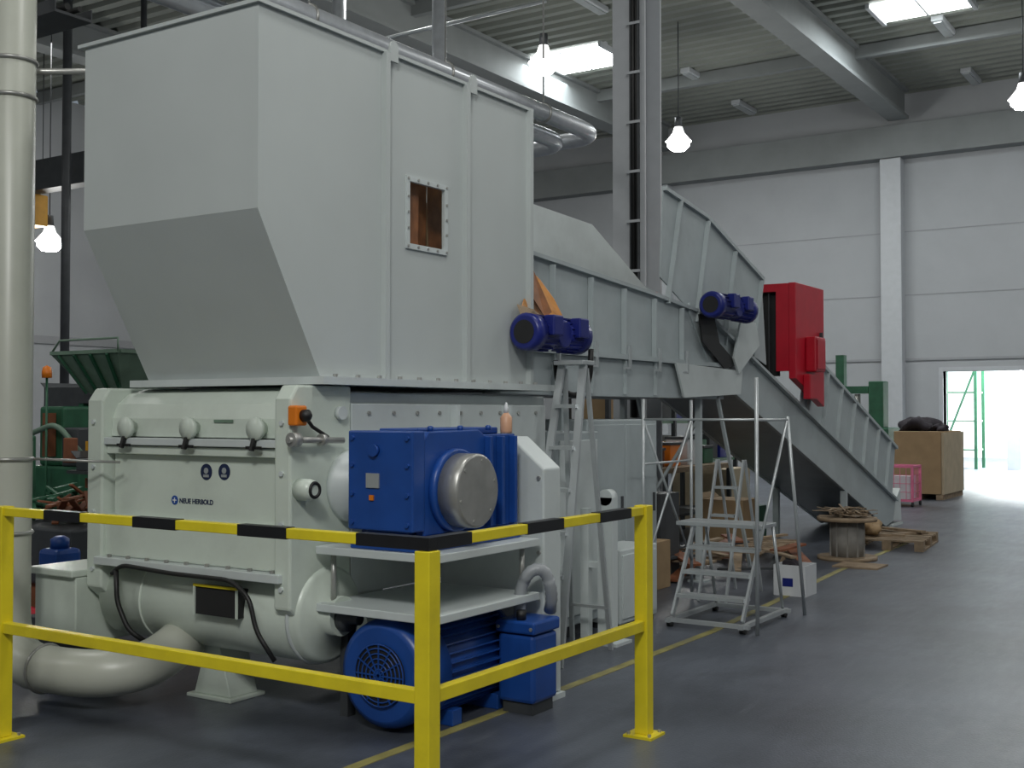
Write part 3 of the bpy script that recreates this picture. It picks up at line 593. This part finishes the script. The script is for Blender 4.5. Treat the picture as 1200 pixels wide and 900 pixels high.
# ================================================================ GUARD RAIL
RX, RY = -2.56, 3.37
t = GR = T('guard_rail', 'yellow steel guard rail with black taped bands around the drive', 'railing', (RX, RY, 0))
for x, y in ((RX, RY), (RX, 5.09), (-5.10, RY)):
    k = MB().box(x-.034, x+.034, y-.034, y+.034, .012, 1.055 if (x, y) == (RX, RY) else 1.105).build('post', 'yellow', t, bev=.004)
    MB().box(x-.075, x+.075, y-.075, y+.075, 0, .012).build('foot_plate', 'yellow', k)
    for dx in (-.055, .055):
        for dy in (-.055, .055): bolt(k, (x+dx, y+dy, .012), (0, 0, 1), .009, .012)
MB().box(-6.4, RX+.022, RY-.022, RY+.022, 1.06, 1.10).build('top_rail', 'yellow', t, bev=.003)
MB().box(RX-.022, RX+.022, RY+.023, 5.055, 1.06, 1.10).build('top_rail', 'yellow', t, bev=.003)
MB().box(-6.4, RX-.034, RY-.022, RY+.022, .505, .555).build('lower_rail', 'yellow', t, bev=.003)
MB().box(RX-.022, RX+.022, RY+.034, 5.055, .505, .555).build('lower_rail', 'yellow', t, bev=.003)
for a, b in ((52, 94), (156, 206), (279, 336), (418, 490)):
    x0 = onY(a, 600, RY-.02).x; x1 = onY(b, 600, RY-.02).x
    if b == 490: x1 = RX+.025
    MB().box(x0, x1, RY-.025, RY+.025, 1.057, 1.103).build('black_tape_band', 'black', t)
for a, b in ((500, 552), (618, 660), (703, 739)):
    y0 = onX(a, 610, RX+.02).y; y1 = onX(b, 610, RX+.02).y
    if a == 500: y0 = RY+.0255
    MB().box(RX-.025, RX+.025, y0, y1, 1.057, 1.103).build('black_tape_band', 'black', t)

# ================================================================ BEIGE PIPE
px_, py_ = -5.79, 3.85
t = T('suction_pipe', 'tall beige plastic suction pipe bending along the floor to the drum', 'pipe', (px_, py_, 0))
MB().tube(fillet([(px_, py_, ZC), (px_, py_, .20), (-5.16, 3.90, .19), (-4.99, 4.14, .21), (-4.97, 4.40, .34)], .28, 9), .122, 24).build('pipe_run', 'pipe', t)
for z in (3.48, 3.28, 1.30, .9):
    MB().torus((px_, py_, z), (0, 0, 1), .124, .012, 30).build('clamp', 'steel', t)
MB().torus((-5.48, 3.875, .195), (1, .03, 0), .124, .010, 30).build('clamp', 'steel', t)
MB().tube([(px_+.12, py_+.08, 1.30), (-5.3, 4.2, 1.28)], .008, 6).build('stay_rod', 'steel', t)
MB().tube([(px_-.9, py_-.3, 3.5), (px_+.35, py_+.4, 3.47)], .018, 8).build('stay_bar', 'steel', t)

# ================================================================ STEP LADDER
t = T('step_ladder', 'narrow aluminium step ladder against the flat conveyor', 'ladder', (-3.78, 6.5, 0))
xa, xb = -3.95, -3.66
for x, xt in ((xa, -3.9), (xb, -3.74)):
    MB().bar((x, 6.14, .0), (xt, 6.58, 1.86), .022, .05).build('front_rail', 'alu', t)
    MB().bar((x, 6.80, .0), (xt, 6.62, 1.84), .018, .03).build('rear_rail', 'alu', t)
for i in range(6):
    f = (i+1)/7; x0 = xa+(-3.9-xa)*f; x1 = xb+(-3.74-xb)*f; y = 6.14+.44*f; z = 1.86*f
    MB().box(x0+.012, x1-.012, y-.04, y+.05, z-.012, z+.012).build('step', 'alu', t)
MB().box(-3.93, -3.71, 6.52, 6.68, 1.862, 1.89).build('top_cap', 'alu', t, bev=.004)
for f in (.15,):
    y = 6.80-.18*f; z = 1.84*f; MB().bar((xa, y, z), (xb, y, z), .02).build('rear_brace', 'alu', t)

# ================================================================ PLATFORM STEPS AND SUPPORT FRAME
t = PL = T('platform_steps', 'low aluminium platform steps on a wide base under the conveyor', 'steps', (-3.4, 8.2, 0))
X0, X1, Y0, Y1 = -3.70, -3.14, 7.78, 8.60
def rod(a, b, name, r=.013): return MB().cyl(a, b, r, seg=10).build(name, 'alu', t)
for x in (X0, X1): MB().bar((x, Y0-.05, .05), (x, Y1+.05, .05), .035, .03).build('base_bar', 'alu', t)
MB().bar((X0, Y0, .05), (X1+.05, Y0, .05), .035, .029).build('base_bar', 'alu', t)
MB().bar((X0, Y1, .05), (X1+.05, Y1, .05), .035, .029).build('base_bar', 'alu', t)
for x in (X0, X1):
    for y in (Y0, Y1): MB().cyl((x-.02, y, .02), (x+.02, y, .02), .02).build('foot', 'rubber', t)
for i, z in enumerate((.22, .38, .55)):
    MB().box(X0+.03, X1-.015, Y0+.04+i*.11, Y0+.18+i*.11, z-.012, z+.012).build('step', 'alu', t)
MB().box(X0-.12, X1-.0, Y0+.36, Y1-.15, .70, .73).build('platform', 'alu', t, bev=.004)
for x in (X0+.01, X1-.01):
    MB().bar((x, Y0+.02, .08), (x, Y0+.40, .70), .018, .04).build('stringer', 'alu', t)
    rod((x, Y1, .06), (x, Y1-.2, .70), 'rear_leg', .012)
t = T('brace_stand', 'thin grey tube stand with crossing braces beside the platform steps', 'stand', (-3.4, 8.3, 0))
xf = -3.04
rod((xf, 7.80, .0), (xf, 7.80, 1.80), 'post', .014); rod((xf, 8.78, .0), (xf, 8.42, 1.52), 'slanted_post', .013)
rod((xf, 8.42, 1.52), (xf, 7.84, .60), 'diagonal_brace', .011); rod((xf, 7.80, 1.50), (xf, 8.42, 1.50), 'cross_tube', .010)
rod((-4.15, 8.25, .0), (-4.15, 8.25, 1.66), 'post', .013); rod((-4.15, 9.15, .0), (-4.15, 9.15, 1.66), 'post', .013)
rod((-4.15, 8.25, .3), (-4.15, 9.15, 1.5), 'diagonal_brace', .010); rod((-4.15, 8.25, 1.5), (-4.15, 9.15, .3), 'diagonal_brace', .010)
rod((-4.15, 8.25, 1.50), (xf, 8.30, 1.50), 'cross_tube', .010); rod((-4.15, 9.15, 1.15), (-4.15, 8.25, 1.15), 'cross_tube', .010)
t = T('trestle_ladder', 'thin grey folding trestle ladder behind the platform steps', 'ladder', (-3.95, 9.3, 0))
for x in (-4.00, -3.76):
    MB().bar((x, 8.95, 0), (x, 9.35, 1.15), .018, .03).build('front_rail', 'alu', t)
    MB().bar((x, 9.75, 0), (x, 9.38, 1.15), .018, .025).build('rear_rail', 'alu', t)
for i in range(4):
    f = (i+1)/5; MB().box(-3.985, -3.775, 8.93+.4*f, 9.01+.4*f, 1.15*f-.01, 1.15*f+.01).build('step', 'alu', t)

# ================================================================ FLOOR CLUTTER RIGHT
p = Vector((-3.46, 9.75, 0))
t = T('white_crate', 'small white open crate on the yellow line', 'crate', p)
w = .14; MB().box(p.x-w, p.x+w, p.y-w, p.y+w, 0, .01).box(p.x-w, p.x-w+.01, p.y-w, p.y+w, .01, .26).box(p.x+w-.01, p.x+w, p.y-w, p.y+w, .01, .26).box(p.x-w+.01, p.x+w-.01, p.y-w, p.y-w+.01, .01, .26).box(p.x-w+.01, p.x+w-.01, p.y+w-.01, p.y+w, .01, .26).build('crate_body', 'whiteplastic', t)
MB().box(p.x-.06, p.x+.03, p.y-w-.003, p.y-w, .08, .15).build('blue_sticker', 'navy', t)
MB().blob((p.x-.03, p.y, .22), .08, .08, .06, 3).build('cleaning_rag', 'cloth', label='crumpled dark rag in the small white crate', cat='rag')
p = Vector((-3.82, 12.38, 0))
t = T('cable_drum', 'wooden cable drum standing on end near the floor line', 'cable drum', p)
MB().lathe([(0, 0), (.31, 0), (.31, .035), (0, .035)], p, seg=32).build('lower_flange', 'wood', t)
MB().lathe([(0, .41), (.31, .41), (.31, .445), (0, .445)], p, seg=32).build('upper_flange', 'wood', t)
MB().lathe([(.175, .035), (.178, .2), (.175, .41)], p, seg=28).build('drum_core', 'drumgrey', t)
for i in range(10):
    a = i*.628; MB().box(p.x+.178*math.cos(a)-.008, p.x+.178*math.cos(a)+.008, p.y+.178*math.sin(a)-.008, p.y+.178*math.sin(a)+.008, .036, .409).build('stave', 'drumgrey', t)
mb = MB(); rnd = random.Random(5)
for i in range(60):
    a = rnd.uniform(0, 6.28); r = rnd.uniform(.0, .26); c = p+Vector((r*math.cos(a), r*math.sin(a), .46+rnd.uniform(0, .08))); a2 = rnd.uniform(0, 3.14); d = Vector((math.cos(a2), math.sin(a2), rnd.uniform(-.12, .25)))*rnd.uniform(.06, .16)
    mb.bar(c-d, c+d, .012+.02*rnd.random(), .006)
mb.build('wood_scrap', 'wood', label='heap of thin wood splinters on top of the cable drum', cat='scrap', kind='stuff')
MB().box(-3.75, -3.3, 11.65, 12.04, 0, .018).build('flat_board', 'wood', label='thin board lying on floor in front of the cable drum', cat='board')
def pallet(x, y, z, lab, rz=0, w=.8, l=1.2):
    t = T('wooden_pallet', lab, 'pallet', (x, y, z))
    for i in range(3): MB().box(x-w/2+i*(w-.1)/2, x-w/2+.1+i*(w-.1)/2, y-l/2, y+l/2, z, z+.02).build('bottom_board', 'wood', t)
    for i in range(3):
        for j in range(3): MB().box(x-w/2+i*(w-.1)/2, x-w/2+.1+i*(w-.1)/2, y-l/2+j*(l-.12)/2, y-l/2+.12+j*(l-.12)/2, z+.02, z+.10).build('block', 'wood', t)
    for i in range(7): MB().box(x-w/2, x+w/2, y-l/2+i*(l-.1)/6, y-l/2+.1+i*(l-.1)/6, z+.10, z+.12).build('deck_board', 'wood', t)
    t.rotation_euler.z = rz; return t
pallet(-3.75, 14.0, 0, 'wooden pallet with scrap beside the foot of the inclined conveyor', .1)
pallet(-4.75, 12.2, 0, 'wooden pallet lying under the inclined conveyor behind the cable drum', .25)
for i, (dx, dy, dz, a) in enumerate(((-.15, -.2, .13, .3), (.1, .1, .13, 1.0), (.0, .3, .155, -.4))):
    c = Vector((-3.75+dx, 14.0+dy, dz)); d = Vector((math.cos(a), math.sin(a), 0))*.3
    MB().bar(c-d, c+d, .09, .025).build('wooden_plank', 'wood', label='short plank offcut lying on the wooden pallet', cat='plank', group='plank offcuts on the pallet')
MB().blob((-4.0, 13.75, .22), .16, .2, .09, 11, .3).build('scrap_sack', 'card', label='lumpy brown sack on the wooden pallet', cat='sack')
for i in range(26):
    x = -4.4+rnd.uniform(-.6, .5); y = 10.5+rnd.uniform(-.6, 1.4); a = rnd.uniform(0, 3.1); d = Vector((math.cos(a), math.sin(a), rnd.uniform(0, .15)))*rnd.uniform(.2, .5); c = Vector((x, y, .08+.03*(i % 7)))
    MB().bar(c-d, c+d, .07+.05*(i % 2), .02).build('wooden_plank', ('wood', 'rust', 'darkgrey', 'wood')[i % 4], label='loose offcut on the floor under the inclined conveyor', cat='plank', group='wood offcuts under the inclined conveyor')
def carton(x, y, z, w, h, m, lab):
    t = T('storage_box', lab, 'box', (x, y, z))
    MB().box(x-w/2, x+w/2, y-w/2, y+w/2, z, z+h).build('box_body', m, t, bev=.006)
    MB().prism([(x-w/2, y-w/2, z+h), (x-w/2-.08, y-w/2, z+h+.06), (x-w/2-.08, y+w/2, z+h+.06), (x-w/2, y+w/2, z+h)], (.004, 0, .004)).build('flap', m, t)
for a in ((-4.75, 9.35, 0, .42, .42, 'card', 'brown carton left of the wood offcuts under the conveyors'), (-6.5, 15.0, 0, .8, .8, 'ply', 'plywood crate behind the inclined conveyor'),
          (-5.6, 9.9, 0, .5, .5, 'darkgrey', 'dark grey box on floor under the conveyor junction'), (-5.2, 9.35, 0, .38, .65, 'rust', 'dark red box on floor behind the trestle ladder'), (-5.75, 10.7, 0, .5, .7, 'whiteplastic', 'white box on floor between conveyor and steel column'),
          (-5.35, 12.9, 0, .5, .55, 'card', 'brown box on floor beside the wooden pallet under the incline'), (-5.6, 13.8, 0, .5, .4, 'green', 'green box on floor under the lower half of the incline'),
          (-4.95, 10.0, 0, .4, .8, 'darkgrey', 'tall dark box on floor right behind the crossing braces')): carton(*a)
t = T('workbench', 'dark steel workbench with shelf behind the conveyor junction', 'bench', (-6.3, 13.3, 0))
MB().box(-6.7, -5.95, 12.4, 14.4, .84, .9).build('bench_top', 'wood', t)
for x in (-6.66, -6.0):
    for y in (12.45, 14.35): MB().box(x, x+.05, y-.025, y+.025, 0, .84).build('leg', 'darkgrey', t)
MB().box(-6.60, -6.01, 12.48, 14.3, .3, .33).build('shelf', 'darkgrey', t)
for i, (y, m, lab) in enumerate(((12.65, 'rust', 'dark red box on the workbench behind the conveyor junction'), (13.1, 'orange', 'orange box on the workbench behind the conveyor junction'), (13.6, 'whiteplastic', 'white box on the workbench behind the conveyor junction'), (14.1, 'green', 'green box on the workbench behind the conveyor junction'))):
    t = T('tool_box', lab, 'box', (-6.3, y, .9))
    h = .2+.06*(i % 3)
    MB().box(-6.45, -6.15, y-.15, y+.15, .9, .9+h).build('box_body', m, t, bev=.01); MB().box(-6.46, -6.14, y-.16, y+.16, .9+h, .93+h).build('lid', 'darkgrey', t)
t = T('storage_shelf', 'tall dark shelving unit with bins behind the workbench', 'shelf', (-7.6, 15.5, 0))
for x in (-7.9, -7.3):
    for y in (13.5, 15.5, 17.8): MB().box(x-.03, x+.03, y-.03, y+.03, 0, 1.95).build('upright', 'darkgrey', t)
for z in (.2, .8, 1.4, 1.9): MB().box(-7.9, -7.3, 13.5, 17.8, z, z+.04).build('shelf_board', 'lgreen', t)
for i in range(20):
    y = 13.8+.42*(i % 10); z = (.84, 1.44)[i//10]; m = ('rust', 'whiteplastic', 'card', 'navy', 'darkgrey', 'green')[(i*5) % 6]
    MB().box(-7.75, -7.4, y-.16, y+.16, z, z+.22+.08*(i % 3)).build('storage_bin', m, label='bin on the dark shelving unit behind the workbench', cat='bin', group='bins on the shelving unit', bev=.01)
t = T('white_sheet', 'white metal sheet leaning behind the control cabinet', 'metal sheet', (-5.9, 9.6, 0))
MB().prism([(-5.9, 8.9, 0), (-5.9, 9.5, 0), (-6.1, 9.5, 1.3), (-6.1, 8.9, 1.3)], (.03, 0, 0)).build('sheet', 'white', t)
# big carton
t = T('large_crate', 'large brown cardboard and plywood crate near the bright doorway', 'crate', (-5.36, 22.4, 0))
MB().box(-5.80, -4.975, 21.6, 23.2, .1, 1.22).build('carton', 'card', t, bev=.01)
MB().box(-4.973, -4.93, 21.62, 23.2, .1, 1.20).build('plywood_side', 'ply', t)
for x in (-5.8, -5.45, -5.07): MB().box(x, x+.12, 21.62, 23.2, 0, .1).build('skid', 'wood', t)
MB().blob((-5.5, 22.2, 1.31), .34, .42, .16, 2, .3).build('dark_sack', 'cloth', label='heap of dark clothes or sacks on the brown carton', cat='sack')
MB().blob((-5.10, 22.1, 1.27), .14, .25, .07, 4, .3).build('dark_sack', 'cloth', label='small flat dark sack at the right edge of the carton top', cat='sack')
t = T('cage_cart', 'pink and white mesh cage cart left of the brown crate', 'cart', (-5.4, 20.6, 0))
x0, x1, y0, y1 = -5.62, -5.02, 19.8, 20.3
for x in (x0, x1):
    for y in (y0, y1): MB().box(x-.02, x+.02, y-.02, y+.02, .08, .68).build('corner_post', 'pink', t); MB().cyl((x-.015, y, .04), (x+.015, y, .04), .04).build('wheel', 'rubber', t)
for z in (.1, .66):
    MB().bar((x0, y0, z), (x1, y0, z), .035).bar((x1, y0+.02, z), (x1, y1-.02, z), .035).bar((x0, y0+.02, z), (x0, y1-.02, z), .035).bar((x0, y1, z), (x1, y1, z), .035).build('frame_ring', 'pink', t)
mb = MB()
for k in range(1, 6): mb.bar((x0+k*.1, y0, .1), (x0+k*.1, y0, .66), .008); mb.bar((x1, y0+k*.083, .1), (x1, y0+k*.083, .66), .008)
for k in range(1, 4): mb.bar((x0, y0, .1+k*.14), (x1, y0, .1+k*.14), .009); mb.bar((x1, y0, .1+k*.14), (x1, y1, .1+k*.14), .009)
mb.build('mesh_panel', 'pink', t)
MB().box(x0+.05, x1-.05, y0+.05, y1-.05, .12, .5).build('white_sack', 'whiteplastic', label='white bag packed inside the pink cage cart', cat='sack')
t = T('green_press', 'green upright machine behind the inclined conveyor near far wall', 'machine', (-7.2, 24, 0))
MB().box(-7.8, -6.5, 23.8, 24.8, 0, 1.25).build('base', 'green', t, bev=.02)
MB().box(-7.62, -7.45, 24.0, 24.2, 1.25, 2.75).build('mast', 'green', t); MB().box(-6.95, -6.65, 24.0, 24.4, 1.25, 2.2).build('head', 'green', t, bev=.02)
MB().box(-7.44, -6.96, 24.02, 24.18, 1.95, 2.1).build('arm', 'green', t); MB().cyl((-7.2, 24.1, 1.25), (-7.2, 24.1, 1.94), .06).build('cylinder', 'steel', t)
t = T('storage_rack', 'green steel rack standing in the bright room beyond the doorway', 'rack', (-7.4, 34.5, 0))
for x in (-7.9, -6.9):
    for y in (34, 35): MB().box(x-.04, x+.04, y-.04, y+.04, 0, 2.9).build('upright', 'green', t)
for z in (.5, 1.3, 2.1, 2.85): MB().box(-7.9, -6.9, 34, 35, z, z+.05).build('shelf', 'lgreen', t)
MB().bar((-7.9, 34, .2), (-6.9, 34, 2.8), .05).build('brace', 'green', t)
MB().box(-6.1, -5.75, 34.0, 34.35, 0, 4.5).build('room_column', 'column', label='pale square column in the bright room beyond the doorway', cat='column')
MB().box(-5.4, -3.5, 37, 38, 0, 1.1).build('far_crate', 'ply', label='pale crate deep in the bright room beyond the doorway', cat='crate', bev=.02)

# ================================================================ LEFT BACKGROUND
t = T('green_container', 'pale green tapered tipping container above a machine left of the shredder', 'container', (-11, 8.9, 0))
a0, a1, b0, b1 = -11.45, -10.5, 8.3, 9.4
MB().add([(a0-.1, b0-.1, 2.20), (a1+.1, b0-.1, 2.20), (a1+.1, b1+.1, 2.20), (a0-.1, b1+.1, 2.20), (a0+.2, b0+.2, 1.76), (a1-.2, b0+.2, 1.76), (a1-.2, b1-.2, 1.76), (a0+.2, b1-.2, 1.76)],
         [(0, 1, 5, 4), (1, 2, 6, 5), (2, 3, 7, 6), (3, 0, 4, 7), (4, 5, 6, 7)]).build('bin', 'lgreen', t)
MB().bar((a0-.1, b0-.1, 2.22), (a1+.1, b0-.1, 2.22), .04).bar((a1+.1, b0-.07, 2.22), (a1+.1, b1+.1, 2.22), .04).bar((a0-.1, b0-.07, 2.22), (a0-.1, b1+.1, 2.22), .04).bar((a0-.07, b1+.1, 2.22), (a1+.07, b1+.1, 2.22), .04).build('rim', 'lgreen', t)
MB().tube([(a0-.1, b0-.1, 2.22), (a0+.05, b0-.1, 2.36), (a1+.1, b0-.1, 2.36), (a1+.1, b0-.1, 2.22)], .012, 8).build('wire_rail', 'lgreen', t)
for k in range(4):
    x = a0+.05+k*.28; MB().bar((x, b0-.12, 2.19), (x+.08*(1.5-k), b0+.17, 1.77), .03).build('stiffener', 'green', t)
MB().box(a0+.1, a1-.1, b0+.1, b1-.1, 1.66, 1.755).build('stand_top', 'darkgrey', t)
for x in (a0+.15, a1-.15):
    for y in (b0+.15, b1-.15): MB().box(x-.04, x+.04, y-.04, y+.04, 0, 1.66).build('leg', 'green', t)
t = T('green_granulator', 'dark green machine with boxes and pipes beneath the pale green container', 'machine', (-10.6, 7.9, 0))
MB().box(-11.0, -10.1, 7.5, 8.2, 0, 1.0).build('machine_base', 'green', t, bev=.02)
MB().box(-10.9, -10.5, 7.6, 8.1, 1.0, 1.62).build('head', 'green', t, bev=.03)
MB().box(-10.45, -10.2, 7.55, 8.0, 1.0, 1.4).build('drive_housing', 'darkgrey', t, bev=.02)
MB().tube(fillet([(-10.95, 7.45, .3), (-10.95, 7.45, 1.3), (-10.4, 7.45, 1.45), (-10.15, 7.6, 1.1)], .15), .03, 8).build('pipe', 'lgreen', t)
MB().box(-10.22, -10.1, 7.4, 7.49, 1.05, 1.3).build('control_box', 'rust', t, bev=.01)
MB().box(-10.7, -10.6, 7.5, 7.59, 1.1, 1.55).build('gauge_panel', 'rust', t)
t = T('green_cabinet', 'dark green steel cabinet behind the beige pipe', 'cabinet', (-9.6, 6.2, 0))
MB().box(-9.85, -9.35, 6.0, 6.5, 0, 1.35).build('cabinet_body', 'green', t, bev=.02); MB().box(-9.35, -9.33, 6.05, 6.45, .1, 1.3).build('door', 'lgreen', t)
t = T('amber_rack', 'amber yellow steel beams on a low rack left of shredder', 'rack', (-9.0, 6.6, 0))
MB().box(-9.2, -8.0, 6.9, 7.05, 1.15, 1.29).build('beam', 'amber', t); MB().box(-9.2, -8.0, 6.9, 7.05, .86, .95).build('beam', 'rust', t); MB().box(-9.2, -8.0, 6.7, 7.05, 1.0, 1.03).build('shelf_plate', 'darkgrey', t)
for x in (-9.1, -8.3): MB().box(x-.05, x+.05, 7.06, 7.15, 0, 1.3).build('upright', 'darkgrey', t)
for a in ((-8.95, 6.86, 1.03, .28, .11, 'darkgrey', 'flat dark box on the amber rack left of shredder'), (-7.6, 6.7, 0, .5, .9, 'rust', 'rust brown crate on floor between amber rack and shredder'), (-9.3, 5.2, 0, .5, .55, 'darkgrey', 'dark crate on floor in front of the green cabinet'), (-8.5, 8.2, 0, .7, 1.2, 'green', 'tall green crate on floor behind the amber rack'),
          (-9.6, 9.2, 0, .8, 1.65, 'darkgrey', 'tall dark crate on floor right of the pale green container'), (-13.5, 10.5, 0, 1.2, 1.9, 'darkgrey', 'very tall dark crate behind the pale green container')): carton(*a)
t = T('waste_skip', 'low dark skip full of scrap left of the shredder', 'skip', (-8.1, 5.6, 0))
MB().box(-8.7, -7.5, 5.5, 6.3, .25, .68).build('skip_body', 'darkgrey', t, bev=.02); MB().box(-8.65, -7.55, 5.55, 6.25, 0, .25).build('base', 'rust', t)
for nm, m, sd, lab, x0, x1 in (('metal_scrap', 'green', 9, 'heap of dark green scrap pieces filling the left half of the low skip', -8.58, -8.16), ('wood_scrap', 'rust', 10, 'heap of rust brown scrap pieces filling the right half of the low skip', -8.04, -7.62)):
    mb = MB(); rnd = random.Random(sd)
    for i in range(40):
        c = Vector((rnd.uniform(x0, x1), 5.9+rnd.uniform(-.32, .32), .72+rnd.uniform(0, .22))); d = Vector((rnd.uniform(-.6, .6), rnd.uniform(-1, 1), rnd.uniform(-.2, .5))).normalized()*.11
        mb.bar(c-d, c+d, .05, .015)
    mb.build(nm, m, label=lab, cat='scrap', kind='stuff')
MB().tube(fillet([(-8.4, 5.44, .1), (-8.0, 5.40, .1), (-7.8, 5.2, .12), (-7.4, 5.3, .06), (-7.3, 5.0, .06)], .15), .05, 10).build('red_hose', 'red', label='thick red hose on the floor before the low skip', cat='hose')
p = at(55, 436, 12.0); q = Vector((p.x, p.y, 0))
t = T('signal_lamp', 'orange signal lamp on a thin post behind the beige pipe', 'lamp', q)
MB().cyl(q, (q.x, q.y, p.z-.06), .012).build('post', 'green', t); MB().lathe([(.05, -.06), (.05, 0), (.04, .05), (0, .07)], p).build('dome', 'orange', t)
t = T('blue_pump', 'small blue pump standing left of the shredder inlet box', 'pump', (-6.75, 4.85, 0))
MB().box(-6.9, -6.55, 4.7, 5.0, 0, .22).build('base', 'darkgrey', t); MB().box(-6.82, -6.62, 4.75, 4.95, .22, .66).build('pump_body', 'blue', t, bev=.03)
MB().lathe([(.06, 0), (.06, .06), (.03, .08)], (-6.72, 4.85, .66)).build('cap', 'blue', t)
t = T('red_valve', 'small red valve above the inlet box of the shredder', 'valve', (-6.1, 5.3, 0))
MB().cyl((-6.2, 5.2, 0), (-6.2, 5.2, .66), .03).build('pipe', 'steel', t); MB().lathe([(.03, 0), (.06, .02), (.06, .1), (.02, .14)], (-6.2, 5.2, .64)).build('valve_body', 'red', t)
for x, y, r, m, lab in ((XW+.6, 14.2, .12, 'column', 'pale vertical pipe on the far left wall'), (-16.0, 11.6, .07, 'darkgrey', 'dark vertical pipe rising behind the pale green container'), (-15.4, 12.6, .05, 'darkgrey', 'thinner dark vertical pipe beside the hopper edge')):
    MB().tube([(x, y, 0), (x, y, 8.5)], r, 12).build('riser_pipe', m, label=lab, cat='pipe')

# ================================================================ LIGHT
w = bpy.data.worlds.new('world'); bpy.context.scene.world = w; w.use_nodes = True
w.node_tree.nodes['Background'].inputs['Color'].default_value = (.6, .7, .8, 1); w.node_tree.nodes['Background'].inputs['Strength'].default_value = .3
def area(loc, size, e, rot=(0, 0, 0), col=(1, 1, .97)):
    ld = bpy.data.lights.new('hall_light', 'AREA'); ld.shape = 'SQUARE'; ld.size = size; ld.energy = e; ld.color = col
    o = bpy.data.objects.new('hall_light', ld); C.objects.link(o); o.location = loc; o.rotation_euler = rot; return o
for x in (-20, -11, -2, 4):
    for y in (-3, 5, 14, 24):
        far = x < -12
        area((x, y, 8.7), 1.2, 60 if far else 108)
        ld = bpy.data.lights.new('hall_fill', 'POINT'); ld.energy = 22 if far else 38; ld.shadow_soft_size = .5; ld.color = (.98, 1, 1)  # unseen fill lights, added to brighten walls and ceiling evenly
        o = bpy.data.objects.new('hall_fill', ld); C.objects.link(o); o.location = (x+.6, y+1.2, 6.6)
area((1.0, -3.0, 7.5), 1.2, 340, (R(48), 0, R(38)))  # key light added behind the camera to brighten the machine
area((-5, 35, 4.3), 4, 4200, col=(.95, 1, 1))
area((-13.3, 23, 9.4), 2.0, 120, col=(.9, .97, 1)); area((-6, 24, 9.4), 2.0, 140, col=(.9, .97, 1))
bpy.context.scene.view_settings.view_transform = 'Standard'
bpy.context.scene.view_settings.exposure = 0.0
